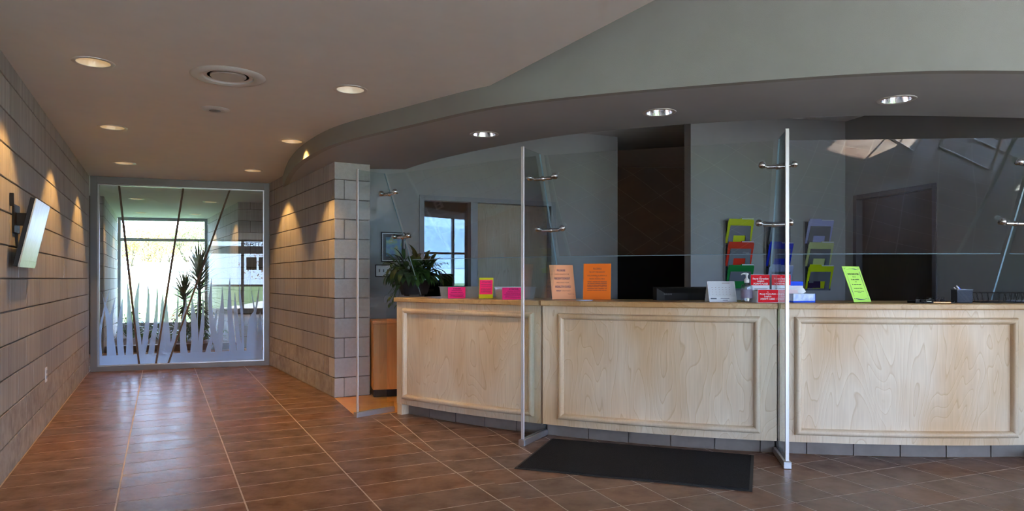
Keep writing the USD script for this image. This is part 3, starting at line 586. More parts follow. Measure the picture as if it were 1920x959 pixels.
for a, b, h in WINS:
    k = max(1, round((b - a) / 1.05)); w = (b - a) / k
    for i in range(k + 1): part(w3, 'mullion', T(rect(a + i * w - .035, a + i * w + .035, .15, h, .02, .14), WB), m_frame2)
    zs = [.15, .95] + ([1.95] if h > 2.5 else []) + [h - .06]
    for i in range(k):
        for z in zs: part(w3, 'rail', T(rect(a + i * w + .035, a + (i + 1) * w - .035, z, z + .06, .02, .14), WB), m_frame2)
        for za, zb in zip(zs[:-1], zs[1:]): part(w3, 'pane', T(rect(a + i * w + .035, a + (i + 1) * w - .035, za + .06, zb, .07, .078), WB), m_pane)
d3 = thing('door_3', 'glazed entrance doors with lettered transom mirrored in the grass screen', 'door', kind='structure')
for a, b in ((-2.75, -2.67), (-1.49, -1.41), (-.23, -.15)): part(d3, 'frame_post', T(rect(a, b, 0, 2.56, .02, .14), WB), m_seam)
for z, h in ((2.50, .06), (2.08, .26), (.95, .07), (0, .20)):
    for a, b in ((-2.67, -1.49), (-1.41, -.23)): part(d3, 'rail', T(rect(a, b, z, z + h, .02, .14), WB), m_seam)
for a, b in ((-2.67, -1.49), (-1.41, -.23)):
    for za, zb in ((.20, .95), (1.02, 2.08), (2.34, 2.50)): part(d3, 'pane', T(rect(a, b, za, zb, .07, .078), WB), m_pane)
lt = meshkit.text_mesh('HERITAGE', .115, .002, True); b = lt.bounds; lt.apply_scale([1.05 / (b[1][0] - b[0][0]), 1, 1]); lt.apply_transform(rot(math.pi / 2, [1, 0, 0])); lt.apply_translation([-1.50, .069, 2.355])
part(d3, 'lettering', T(lt, WB), m_black)
for a in (-1.33, -.92): part(d3, 'poster', T(rect(a, a + .34, 1.52, 1.96, .060, .064), WB), m_seam)

# ------------------------------------------------------------------ ceiling fixtures
where = ['warm recessed downlight nearest the viewpoint over the left wall', 'warm recessed downlight second along the left wall', 'warm recessed downlight nearest the grass screen on the left', 'warm recessed downlight beside the start of the curved bulkhead', 'warm recessed downlight nearest the grass screen on the right', 'white recessed downlight right of the round air diffuser',
         'silver recessed downlight over the left counter unit', 'silver recessed downlight over the middle counter unit', 'silver recessed downlight over the right counter unit',
         'recessed downlight beyond the glass screen, left and nearer', 'recessed downlight beyond the glass screen, left by the far window', 'recessed downlight beyond the glass screen, right and nearer', 'recessed downlight beyond the glass screen, right by the far window']
for (p, k, z), lab in zip(dl, where):
    t = thing('recessed_downlight', lab, 'ceiling light', (p[0], p[1], z))
    part(t, 'trim_ring', lathe([(.094, .0), (.096, -.004), (.112, -.006), (.120, -.003), (.121, .0)], 36), m_trim, 40)
    part(t, 'reflector', lathe([(.094, -.002), (.090, .03), (.078, .075), (.058, .085)], 36), m_refls if k == 'c' else m_refl, 60)
    part(t, 'lamp', cat(disc(.058, .085), lathe([(.024, .085), (.024, .055), (.014, .042), (.001, .040)], 20)) if k == 'c' else disc(.058, .084), {'w': m_bulbw, 'n': m_bulbn, 'c': m_bulbc, 'v': m_bulbw}[k])
    part(t, 'housing', cat(lathe([(.0975, .002), (.0975, .095)], 24), disc(.0975, .095)), m_black)
    if k in 'wnv':
        L = UsdLux.SphereLight.Define(stage, t + '/beam'); L.CreateRadiusAttr(.025); L.AddTranslateOp().Set(Gf.Vec3d(0, 0, .030))
        L.CreateIntensityAttr(SPOT * {'w': 1., 'n': .9, 'v': .6}[k]); L.CreateColorAttr(Gf.Vec3f(1., .53, .15) if k != 'n' else Gf.Vec3f(1., .70, .38))
        sh = UsdLux.ShapingAPI.Apply(L.GetPrim()); sh.CreateShapingConeAngleAttr(47.); sh.CreateShapingConeSoftnessAttr(.3)
t = thing('air_diffuser', 'large round grey ceiling air diffuser between the downlights', 'air vent', (dfp[0], dfp[1], CEIL))
part(t, 'flange', lathe([(.155, .02), (.160, -.010), (.175, -.018), (.195, -.020), (.222, -.012), (.234, -.002), (.235, .0)], 48), m_diff, 40)
part(t, 'inner_cone', lathe([(.129, .055), (.143, .02), (.157, -.006)], 48), m_diff, 40)
part(t, 'centre_plate', cat(lathe([(.001, -.010), (.106, -.010), (.113, -.004), (.113, .004), (.001, .01)], 48)), m_diff, 40)
part(t, 'duct', cat(lathe([(.1295, .0), (.1295, .097)], 32), disc(.1295, .097)), m_black)
t = thing('ceiling_speaker', 'small round grey ceiling vent past the large diffuser', 'air vent', (dfs[0], dfs[1], CEIL))
part(t, 'flange', lathe([(.045, -.014), (.06, -.016), (.085, -.012), (.108, -.003), (.109, 0.)], 40), m_diff, 40)
part(t, 'grille', lathe([(.001, -.006), (.016, -.012), (.020, -.006), (.032, -.012), (.036, -.006), (.045, -.013)], 36), m_frame, 40)

# ------------------------------------------------------------------ mat, wall pieces
mc = [floorpt(*q) for q in ((964.5, 880), (1034, 824.4), (1413.7, 856), (1410.6, 923.5))]
t = thing('floor_mat', 'rectangular black carpet mat on the tiles before the middle counter unit', 'floor mat')
mp = Polygon(mc); part(t, 'rubber_edge', prism(mp.buffer(.0), .0005, .006), m_rubber); part(t, 'carpet_pile', prism(mp.buffer(-.018), .006, .011), m_mat)

LA = frame2(LW0, dirL, -nL)                            # left wall: x along corridor, y into the wall
def sL(px, py): s, Y = ray_line(px, LW0, dirL); return s, CZ - (py - HY) / F * Y
s_a, z_b = sL(11, 500); s_b, _ = sL(43.0, 500)
t = thing('wall_panel', 'flat pale grained panel tilted forward off the left wall on a dark bracket', 'panel')
PW, PH = s_b - s_a, .435; tilt = math.radians(12)
Ap = LA @ tr(s_a + PW / 2, -.050, z_b) @ rot(tilt, [1, 0, 0])
m_pan = mottled('pale_panel_face', (.46, .47, .44), (.60, .61, .57), scale=(50, 50, 3), rough=.25, lo=.3, hi=.7)
part(t, 'face', T(cbox(PW, .008, PH, .001, (0, -.012, 0)), Ap), m_pan)
part(t, 'lower_rail', T(cbox(PW, .009, .045, .001, (0, -.0125, .0)), Ap @ tr(0, -.001, 0)), m_pan)
part(t, 'back_case', T(cbox(PW - .004, .024, PH, .002, (0, .005, 0)), Ap), m_black)
part(t, 'bracket', T(cat(rect(-.10, .10, z_b + .22, z_b + .40, -.012, -.0005), rect(-.03, .03, z_b + .27, z_b + .35, -.10, -.012)), LA @ tr(s_a + PW / 2, 0, 0)), m_black)
part(t, 'cable_clip', T(rect(-.012, .012, z_b + .38, z_b + .46, -.022, -.0005), LA @ tr(s_a + .12, 0, 0)), m_black)
s_o, z_o = sL(85.2, 703)
t = thing('wall_outlet', 'blue white electrical outlet plate low on the left block wall', 'outlet')
Ao = LA @ tr(s_o, 0, z_o)
pl = part(t, 'plate', T(cbox(.075, .007, .120, .002, (0, -.0048, -.06)), Ao), m_whitepl)
for z in (-.034, .010): part(pl, 'socket', T(cbox(.034, .004, .026, .001, (0, -.0092, z)), Ao), plain('outlet_grey', (.30, .31, .34), .4) if z < 0 else '/World/Looks/outlet_grey')

# art frame and switch plate on the office wall
def box_on_A(px0, py0, px1, py1):
    a, zt = on_plane(px0, py0, A0, eA); b, zb = on_plane(px1, py1, A0, eA); return a, b, zb, zt
a, b, zb, zt = box_on_A(714, 435.5, 759, 492)
t = thing('framed_picture', 'framed blue green painting in a black and white frame behind the plant', 'picture')
for x0_, x1_, z0_, z1_, mt_, nm, y in ((a, b, zb, zt, m_black, 'frame', -.022), (a + .010, b - .010, zb + .010, zt - .010, m_whitepl, 'fillet', -.024), (a + .018, b - .018, zb + .018, zt - .018, plain('grey_mount', (.10, .11, .125), .7), 'mount', -.025)):
    part(t, nm, T(rect(x0_, x1_, z0_, z1_, y, -.001 if nm == 'frame' else y + .006), AA), mt_)
m_art = M('blurred_painting', {'g': ('geometry', {}), 'n': ('noise_texture', {'scale': 14., 'detail': 4.}), 'r': ('rgb_ramp', {'ramp': [(.30, (.02, .06, .16)), (.45, (.05, .16, .22)), (.55, (.10, .20, .10)), (.64, (.22, .22, .04)), (.72, (.12, .28, .42))]}), 'p': ('principled_bsdf', {'roughness': .3})}, [('g.position', 'n.vector'), ('n.fac', 'r.fac'), ('r.color', 'p.base_color')])
part(t, 'painting', T(rect(a + .050, b - .045, zb + .060, zt - .055, -.0265, -.020), AA), m_art)
a, b, zb, zt = box_on_A(703.5, 496.5, 733.5, 519.5)
t = thing('switch_plate', 'white triple light switch plate with dark surround left of the plant', 'light switch')
part(t, 'surround', T(rect(a, b, zb, zt, -.008, -.0008), AA), m_black)
pl = part(t, 'plate', T(rect(a + .008, b - .008, zb + .008, zt - .008, -.012, -.007), AA), plain('switch_white', (.85, .88, .90), .35))
for k in (-1, 0, 1): part(pl, 'toggle', T(rect((a + b) / 2 + k * .046 - .006, (a + b) / 2 + k * .046 + .006, (zb + zt) / 2 - .016, (zb + zt) / 2 + .016, -.022, -.011), AA), m_frame)
# amber cabinet left of the counter
cp = np.array([-1.415, 7.07]); ec = unit([.96, .28]); nc = perp(ec); CA2 = frame2(cp, ec, nc)
t = thing('low_cabinet', 'low amber wood cabinet behind the left glass fin', 'cabinet')
part(t, 'body', T(rect(0, .62, .08, .76, .02, .34), CA2), m_cab); part(t, 'plinth', T(rect(.01, .61, .001, .08, .05, .33), CA2), m_black)
for x in (.004, .313): part(t, 'door', T(rect(x, x + .303, .09, .755, .0, .019), CA2), m_cab)
part(t, 'cabinet_top', T(rect(-.01, .63, .76, .79, -.01, .345), CA2), m_cab)

# ------------------------------------------------------------------ brochure racks on the rack wall
A1 = frame2(W1R, e1, -n1); s1 = lambda px: ray_line(px, W1R, e1)[0]
z1_ = lambda px, py: CZ - (py - HY) / F * ray_line(px, W1R, e1)[1]
m_rack = plain('slate_rack_metal', (.15, .17, .205), .5, .2); m_rackside = plain('rack_side_grey', (.42, .43, .45), .5, .3)
cols = {'lime': lin(205, 215, 20), 'red': lin(215, 50, 25), 'green': lin(20, 130, 60), 'blue': lin(15, 45, 200), 'pale blue': lin(165, 180, 225), 'lavender': lin(165, 170, 225), 'cream': lin(190, 200, 140), 'lime green': lin(190, 210, 10), 'white': lin(215, 220, 235), 'purple': lin(45, 25, 65)}
m_col = {k: paper('card_' + k.replace(' ', '_'), v) for k, v in cols.items()}
def rack(px0, px1, ptop, pbot, label, folders):
    a, b = s1(px0), s1(px1); zt, zb = z1_((px0 + px1) / 2, ptop), z1_((px0 + px1) / 2, pbot); W = b - a; c = (a + b) / 2
    t = thing('brochure_rack', label, 'brochure rack'); H = (zt - zb) / 3
    part(t, 'back_plate', T(rect(a + .01, b - .01, zb, zt + .01, -.008, -.001), A1), m_rack)
    for x in (a - .004, b + .0): part(t, 'side_rail', T(rect(x, x + .004, zb, zt + .012, -.035, -.001), A1), m_rackside if x < c else m_rack)
    for k in range(3):
        z0 = zt - (k + 1) * H + .012; lean = math.radians(14)
        Ak = A1 @ tr(c, -.038, z0) @ rot(lean, [1, 0, 0])
        w, h = W * .86, H * .80
        arch = Polygon([(-w / 2, 0), (w / 2, 0), (w / 2, h), (-w / 2, h)]).difference(sbox(-w * .27, .012, w * .27, h * .46)).intersection(Polygon([(-w / 2, 0), (w / 2, 0), (w * .46, h), (-w * .46, h)]))
        part(t, 'pocket', cat(upright(arch, -.003, 0, Ak), T(rect(-w / 2, w / 2, -.012, .0, -.003, .036), A1 @ tr(c, -.038, z0))), m_rack)
        for (kk, col, tab) in folders:
            if kk != k: continue
            f = thing('card_folder', f'{col} card folder in the {("top", "middle", "bottom")[k]} pocket of the {label.split(" rack")[0].replace("slate brochure", "").strip()} rack', 'folder')
            fw2, fh = W * .98, H * 1.02; Af = Ak @ tr(0, .006, .004)
            part(f, 'front_sheet', upright(Polygon([(-fw2 / 2, 0), (fw2 / 2, 0), (fw2 / 2 + .006, fh), (-fw2 / 2 + .012, fh), (-fw2 / 2, fh - .014)]), 0, .004, Af), m_col[col])
            part(f, 'back_sheet', upright(Polygon([(-fw2 / 2 - .004, 0), (fw2 / 2 - .004, 0), (fw2 / 2 - .004, fh + .012), (0, fh + .012), (-.01, fh + .022), (-fw2 / 2 + .01, fh + .022)]) if not tab else Polygon([(-fw2 / 2 - .004, 0), (fw2 / 2 - .004, 0), (fw2 / 2 - .004, fh + .026), (0, fh + .026), (-.01, fh + .014), (-fw2 / 2 + .004, fh + .014)]), .010, .014, Af @ rot(math.radians(3), [1, 0, 0])), m_col[col])
            part(f, 'label_tab', upright(sbox(.004, fh + (.004 if not tab else .012), fw2 / 2 - .006, fh + (.012 if not tab else .024)), .0085, .0099, Af @ rot(math.radians(3), [1, 0, 0])), m_col['white'], label='white label tab on the folder')
            part(f, 'white_insert', upright(Polygon([(-fw2 / 2 + .02, 0), (fw2 / 2, 0), (fw2 / 2 + .004, fh + .012), (-fw2 / 2 + .024, fh + .012)]), .0045, .0095, Af), m_col['white'])
    return t
rack(1357, 1405, 417, 545, 'leftmost slate brochure rack on the office wall', [(0, 'lime', 1), (1, 'red', 1), (2, 'green', 1)])
rack(1433, 1478, 418, 545, 'middle slate brochure rack on the office wall', [(1, 'blue', 0), (2, 'pale blue', 0)])
rack(1506, 1553, 418, 545, 'rightmost slate brochure rack on the office wall', [(0, 'lavender', 0), (1, 'cream', 1), (2, 'lime green', 0)])
q = s1(1512); zq = z1_(1512, 540)
solo('leaflet', T(rect(q - .02, q + .14, zq, zq + .075, -.0595, -.0545), A1), m_col['purple'], 'dark purple leaflet tucked in the lower pocket of the rightmost rack', 'leaflet')

# ------------------------------------------------------------------ things on the counter
ZW = 1.052
def spot(px, R): p = pol(R, phi_at(px, R)); return (p[0], p[1], ZW + .0006)
def sc(R, px): p = pol(R, phi_at(px, R)); return p[1] / F        # metres per pixel there
def sheet_sign(name, label, px, R, w, h, rz, lean, mat, lines, holder=True, cat_='sign', inset=None):
    t = thing(name, label, cat_, spot(px, R), rz)
    L = rot(lean, [1, 0, 0]) * 1.0; L = rot(-lean, [1, 0, 0])
    sh_ = part(t, 'sheet', T(cbox(w, .0016, h, .0004, (0, 0, .003)), L), mat)
    if holder: part(t, 'holder', cat(T(cbox(w + .006, .0022, h + .003, .0006, (0, .0024, .001)), L), cbox(w + .006, .07, .002, .0006, (0, .036, 0))), m_acrylic)
    if inset: sh_ = part(t, 'inset_sheet', T(cbox(inset[0], .0008, inset[1], .0003, (0, -.0014, inset[2])), L), inset[3])
    y = -.0010 if not inset else -.0020
    for ln in lines:
        if ln[0] == 't': part(sh_, 'lettering', T(text(ln[1], ln[3], (ln[5] if len(ln) > 5 else 0, y, ln[2]), ln[4] if len(ln) > 4 else None, bold=(len(ln) > 6 and ln[6])), L), ln[7] if len(ln) > 7 else m_ink)
        elif ln[0] == 's': part(sh_, 'print_line', cat(*[T(strip(x0, x1, z, hh, y), L) for x0, x1, z, hh in ln[1]]), ln[2] if len(ln) > 2 else m_inkgrey)
        elif ln[0] == 'm': part(sh_, ln[1], T(ln[2], L @ tr(0, y, 0)), ln[3])
    return t
def dashes(x0, x1, z, h, seed, words=5):
    r = random.Random(seed); cuts = sorted(r.uniform(x0, x1) for _ in range(words - 1)); e = [x0] + cuts + [x1]
    return [(a + .0012, b - .0012, z, h) for a, b in zip(e[:-1], e[1:]) if b - a > .004]
m_peach = paper('peach_paper', lin(252, 172, 125)); m_orange = paper('orange_paper', lin(252, 122, 30)); m_pink = paper('magenta_paper', lin(250, 40, 120)); m_limep = paper('lime_paper', lin(196, 250, 110)); m_olive = paper('olive_card', lin(190, 196, 30))
m_wp = paper('white_paper', (.80, .82, .86)); m_red = paper('red_card', lin(232, 16, 36)); m_bluec = paper('blue_card', lin(40, 90, 235)); m_plum = plain('plum_print', (.10, .03, .10), .8); m_rust = plain('rust_print', (.36, .08, .05), .8)
m_greenink = plain('green_print', (.06, .14, .05), .8); m_greyink = plain('grey_print', (.12, .15, .20), .8)
sheet_sign('counter_sign', 'peach sign asking to check in with the receptionist', 1058, 5.80, .207, .282, math.radians(20), math.radians(13), m_peach,
    [('t', 'PLEASE', .232, .0165, .072, -.004, True, m_plum), ('t', 'CHECK IN WITH THE', .203, .0098, .125, 0, False, m_rust), ('t', 'RECEPTIONIST', .165, .0165, .138, 0, True, m_plum), ('t', 'AND HAVE YOUR', .135, .0098, .108, 0, False, m_rust),
     ('t', 'HEALTH CARD', .098, .0165, .136, 0, True, m_plum), ('t', 'READY', .068, .0098, .042, -.040, True, m_plum), ('t', 'EACH VISIT', .068, .0098, .072, .026, False, m_rust), ('t', 'Thank You', .042, .0075, .054, .062, False, m_rust)])
sheet_sign('counter_sign', 'bright orange sign listing clinic times beside the peach sign', 1119, 5.78, .216, .288, math.radians(-12), math.radians(10), m_orange,
    [('t', 'Flu Clinics', .245, .0115, .066, 0, True, m_rust), ('t', 'NO APPT NECESSARY', .219, .0088, .125, 0, True, m_rust), ('t', 'Only available to patients of', .192, .0078, .155, 0, True, m_rust), ('t', 'the', .180, .0078, .018, 0, False, m_rust), ('t', 'Marlton Medical Clinic', .166, .0078, .120, 0, True, m_rust)]
    + [('s', dashes(-.078, .078, .142 - k * .0135, .0052, 30 + k, 7), m_rust) for k in range(6)] + [('s', [(-.033, .033, .242, .0008), (-.077, .077, .189, .0008), (-.06, .06, .163, .0008)], m_rust)])
sc_l = sc(5.85, 1610)
def stroke(P, w):
    P = np.asarray(P); ws = np.interp(np.linspace(0, 1, len(P)), np.linspace(0, 1, len(w)), w); t = np.gradient(P, axis=0); t /= np.linalg.norm(t, axis=1)[:, None]; n = np.c_[-t[:, 1], t[:, 0]]
    return Polygon(np.vstack([P + n * ws[:, None], (P - n * ws[:, None])[::-1]])).buffer(0)
bz = lambda a, b, c, n=16: np.array([(1 - t) ** 2 * np.array(a) + 2 * t * (1 - t) * np.array(b) + t * t * np.array(c) for t in np.linspace(0, 1, n)])
orn = unary_union([stroke(bz((-.075, .243), (0, .262), (.078, .243)), [.0004, .0006, .0008, .0036, .0008]), stroke(bz((-.075, .032), (0, .012), (.078, .032)), [.0008, .0045, .0034, .0010, .0004]),
    stroke(bz((-.082, .235), (-.083, .14), (-.082, .045)), [.0004, .0006, .0012, .0030, .0006]), stroke(bz((.084, .232), (.084, .14), (.084, .042)), [.0026, .0030, .0014, .0006, .0004])] + [Point(x, z).buffer(.0032, 4) for x in (-.086, .086) for z in (.030, .252)] + [Point(x, z).buffer(.0022, 4) for x in (-.074, .076) for z in (.024, .258)])
sheet_sign('counter_sign', 'lime green sign with scrolled border on the right counter unit', 1618, 5.86, .214, .268, math.radians(33), math.radians(20), m_limep,
    [('t', 'Marlton Medical Clinic', .208, .0112, .138, 0, True, m_greenink), ('t', 'Welcomes', .189, .0060, .040, 0, False, m_greenink), ('t', 'Dr.', .168, .0090, .013, -.042, True, m_greenink), ('s', [(-.030, -.006, .168, .006), (.0, .048, .168, .006)], m_greenink), ('t', 'and', .152, .005, .011, 0, False, m_greenink),
     ('t', 'Dr.', .130, .0090, .013, -.050, True, m_greenink), ('s', [(-.036, -.004, .130, .006), (.002, .020, .130, .006), (.026, .054, .130, .006)], m_greenink), ('t', 'Accepting New Patients', .103, .0066, .105, 0, True, m_greenink), ('s', dashes(-.062, .062, .080, .0032, 3, 7) + dashes(-.022, .022, .071, .0032, 4, 3), m_greenink), ('m', 'scroll_border', upright(orn, -.0004, 0, np.eye(4)), m_greyink)])
# clear tubs with magenta labels, olive stand between them
def tub(px, R, w, h, rz, label, ws, offx):
    t = thing('plastic_tub', label, 'plastic tub', spot(px, R), rz)
    d = .14; o = hull([(sx * w * (.46 if z == 0 else .5), sy * d * (.44 if z == 0 else .5), z) for sx in (-1, 1) for sy in (-1, 1) for z in (0, h)])
    import manifold3d as m3
    def mf(m): return m3.Manifold(m3.Mesh(np.asarray(m.vertices, np.float32), np.asarray(m.faces, np.uint32)))
    i = hull([(sx * (w * (.46 if z < .01 else .5) - .003), sy * (d * (.44 if z < .01 else .5) - .003), z) for sx in (-1, 1) for sy in (-1, 1) for z in (.004, h + .01)])
    part(t, 'wall', mf(o) - mf(i), m_tub)
    rim = sbox(-w / 2 - .006, -d / 2 - .006, w / 2 + .006, d / 2 + .006).difference(sbox(-w / 2 + .001, -d / 2 + .001, w / 2 - .001, d / 2 - .001))
    part(t, 'rim', prism(rim, h - .003, h + .002), m_tub)
    f = thing('tub_label', label.replace('clear plastic tub', 'magenta attention notice fixed to the tub'), 'notice', (*spot(px, R)[:2], ZW + .0006), rz)
    Lr = tr(offx, -d * .5 - .0035, .002)
    part(f, 'sheet', T(cbox(ws, .0012, h - .004, .0003, (0, 0, 0)), Lr), m_pink)
    part(f, 'lettering', T(text('ATTENTION', .0085, (0, -.0009, h - .022), ws * .42, True), Lr), m_ink)
    part(f, 'print_line', T(cat(*[strip(a, b, z, hh, -.0006) for k, (z, hh, wd) in enumerate([(h - .034, .0026, .30), (h - .046, .0016, .34), (h - .053, .0016, .36), (h - .064, .0030, .42), (h - .075, .0030, .38), (h - .085, .0022, .40)]) if z > .004 for a, b, z, hh in dashes(-ws * wd, ws * wd, z, hh, int(px) + k, 5)]), Lr), m_ink)
    return t
tub(861, 5.93, .305, .098, math.radians(32), 'clear plastic tub nearer the plant', .165, -.062)
tub(966, 5.93, .305, .100, math.radians(27), 'clear plastic tub by the left middle glass fin', .200, -.052)
sheet_sign('counter_sign', 'small olive card stand with a magenta notice between the plastic tubs', 911, 5.93, .118, .176, math.radians(-4), math.radians(12), m_olive,
    [('t', 'ATTENTION', .138, .0085, .074, 0, True, m_plum)] + [('s', dashes(-.044, .044, z, hh, 50 + k, 4), m_plum) for k, (z, hh) in enumerate([(.122, .003), (.110, .0015), (.103, .0015), (.083, .003), (.074, .003), (.064, .003), (.055, .003)])], True, 'sign', (.108, .122, .038, m_pink))
p = spot(1095, 5.98); t = thing('card_stack', 'small loose stack of white cards lying between the orange signs', 'cards', p, math.radians(12))
for k in range(4): part(t, 'card', T(cbox(.105, .06, .0016, .0003, (0, 0, k * .0018)), rot(rng.uniform(-.15, .15), [0, 0, 1]) @ tr(rng.uniform(-.008, .012), rng.uniform(-.004, .004), 0)), m_col['lavender'] if k == 1 else m_wp)

# monitor seen from behind
p = spot(1286, 5.52); t = thing('computer_monitor', 'black monitor seen from behind over the middle counter unit', 'computer monitor', (p[0], p[1], .75), math.radians(16))
UsdGeom.Xformable(stage.GetPrimAtPath(t))
bs = part(t, 'back_shell', hull([(sx * a, y, z) for sx in (-1, 1) for (a, y, zs) in ((.265, .04, (.06, .405)), (.255, -.005, (.07, .395)), (.20, -.03, (.10, .36))) for z in zs]), m_black)
part(t, 'screen', cbox(.50, .004, .31, .001, (0, .043, .08)), m_black)
part(bs, 'logo', text('lenovo', .013, (-.175, -.034, .345), .070, True), plain('monitor_logo', (.16, .16, .17), .4), label='grey maker lettering on the monitor back')
part(t, 'stand_neck', cbox(.08, .03, .16, .004, (0, -.045, 0.01)), m_black); part(t, 'stand_foot', cbox(.24, .18, .014, .004, (0, 0, 0)), m_black)
for i in range(7): part(bs, 'vent_slot', cbox(.30, .002, .004, .0005, (.02, -.0305, .13 + i * .012)), m_rubber)
# staff desk that carries it
solo('staff_desk', arc(rc(4.95, 5.54, .71, .748), math.radians(41), math.radians(-12)), m_edge, 'staff desk top running behind the counter', 'desk')
# desk calendar
p = spot(1356, 5.90); t = thing('desk_calendar', 'white tent desk calendar beside the pump bottle', 'calendar', p, math.radians(4))
w = .205; h = .155; L = rot(-math.radians(18), [1, 0, 0])
part(t, 'front_page', T(prism(sbox(-w * .5, 0, w * .5, h), -.0008, .0008), rot(math.pi / 2, [1, 0, 0])).apply_transform(L), m_wp)
part(t, 'back_page', T(cbox(w, .0016, h, .0004), tr(0, .096, 0) @ rot(math.radians(18), [1, 0, 0])), m_wp)
part(t, 'month_sheet', T(cbox(w * .93, .0012, h * .72, .0004, (0, -.0015, h * .26)), L), paper('calendar_page', (.68, .70, .74)))
part(t, 'print_line', cat(*[T(strip(-w * .36 + i * w * .125, -w * .36 + i * w * .125 + .006, h * (.36 + .11 * r), .002, -.0023), L) for i in range(6) for r in range(4)], T(strip(.005, .062, h * .89, .003, -.0023), L)), m_inkgrey)
part(t, 'footer_print', cat(T(strip(-.09, -.046, h * .13, .009, -.0009), L), T(strip(-.016, .048, h * .15, .004, -.0009), L), T(strip(-.002, .035, h * .07, .003, -.0009), L)), m_greyink)
# sanitiser pump
p = spot(1400, 5.95); t = thing('pump_bottle', 'clear hand sanitiser bottle with white pump', 'pump bottle', p)
m_gel = pane_mat('clear_gel_bottle', (.74, .77, .82), .08)
part(t, 'bottle', lathe([(.001, .001), (.036, .001), (.039, .006), (.040, .105), (.036, .122), (.018, .132), (.014, .140)], 32), m_gel, 40)
part(t, 'bottle_label', lathe([(.0405, .030), (.0405, .092)], 32), plain('faded_label', (.28, .25, .36), .5), True)
part(t, 'collar', lathe([(.001, .136), (.017, .138), (.018, .160), (.013, .166), (.008, .172)], 24), m_whitepl, 40)
part(t, 'pump_head', cat(lathe([(.007, .166), (.007, .192), (.013, .194), (.013, .206), (.001, .208)], 20), tube([(0, 0, .203), (-.022, -.004, .204), (-.036, -.006, .200), (-.040, -.007, .194)], [.007, .006, .0045, .004], 10)), m_whitepl, 40)
# poppy boxes
def poppy(px, R, rz, label, back):
    t = thing('donation_box', label, 'donation box', spot(px, R), rz); w, h, d = .152, .092, .10
    part(t, 'tray', cat(cbox(w, .002, h, .0005, (0, 0, 0)), cbox(.002, d, h * .9, .0005, (-w / 2, d / 2, 0)), cbox(.002, d, h * .9, .0005, (w / 2, d / 2, 0)), cbox(w, d, .002, .0005, (0, d / 2, 0))), m_wp)
    part(t, 'front_card', cbox(w - .004, .0014, h - .004, .0003, (0, -.0018, .002)), m_red if not back else paper('pink_grey_card', (.62, .50, .52)))
    part(t, 'header_card', cbox(w - .01, .0018, .195, .0005, (-.006, d, .002)), m_wp)
    part(t, 'header_band', cbox(w - .011, .0012, .075, .0003, (-.006, d - .0016, .120)), m_red)
    for y, z0, on in ((-.0026, .0, not back), (d - .0023, .106, True)):
        if on:
            for s_, z, hh, ww in (('The', .071, .006, .014), ('Royal Canadian', .056, .0105, .118), ('Legion', .040, .0105, .052), ('POPPY FUND', .019, .0125, .108)):
                part(t, 'lettering', text(s_, hh, (-.003, y, z0 + z), ww, True), m_whitepl)
    part(t, 'print_line', cat(*[strip(-.05, .05, z, hh, d - .0010) for z, hh in ((.094, .004), (.078, .002), (.070, .002))]), m_inkgrey)
    part(t, 'flap', T(cbox(w, .05, .002, .0005, (0, 0, 0)), tr(-.01, .03, h * .93) @ rot(math.radians(-8), [1, 0, 0])), m_wp)
poppy(1440, 6.00, math.radians(8), 'red and white poppy donation box in front of the tall glass fin', False)
poppy(1479, 5.90, math.radians(6), 'second donation box partly hidden behind the tall glass fin', True)
p = spot(1484, 5.70); t = thing('glove_box', 'white and blue carton behind the tall glass fin', 'box', p, math.radians(10))
part(t, 'carton', cbox(.13, .09, .145, .002), m_wp); part(t, 'blue_band', cat(cbox(.132, .092, .030, .001, (0, 0, .117))), m_bluec)
part(t, 'print_line', cat(*[strip(.01, .05, z, .003, -.0462) for z in (.095, .085, .07, .06)]), m_greyink)
p = spot(1500, 5.88); t = thing('tissue_box', 'pale blue tissue box with a tissue standing out', 'tissue box', p, math.radians(8))
m_tis = mottled('tissue_box_print', (.34, .48, .86), (.70, .80, .95), scale=(40, 40, 40), rough=.5)
part(t, 'carton', cbox(.165, .11, .062, .002), m_tis); part(t, 'base_band', cat(cbox(.166, .111, .012, .001, (0, 0, .0006)), cbox(.004, .1112, .060, .0008, (.0808, 0, .001))), m_bluec)
part(t, 'opening', cbox(.07, .035, .0015, .0005, (-.02, 0, .0618)), m_whitepl)
u_ = np.linspace(0, 1, 8); V = []; Fc = []
for i, a in enumerate(u_):
    for j, b2 in enumerate(u_): V.append((-.055 + .07 * a + .035 * b2 * a, .012 * math.sin(5 * a + 2 * b2), .062 + b2 * (.012 + .040 * math.sin(math.pi * min(1, a * .9 + .1))) ))
for i in range(7):
    for j in range(7): k = i * 8 + j; Fc += [[k, k + 1, k + 9], [k, k + 9, k + 8]]
part(t, 'tissue', trimesh.Trimesh(V, Fc, process=False), m_wp, True)
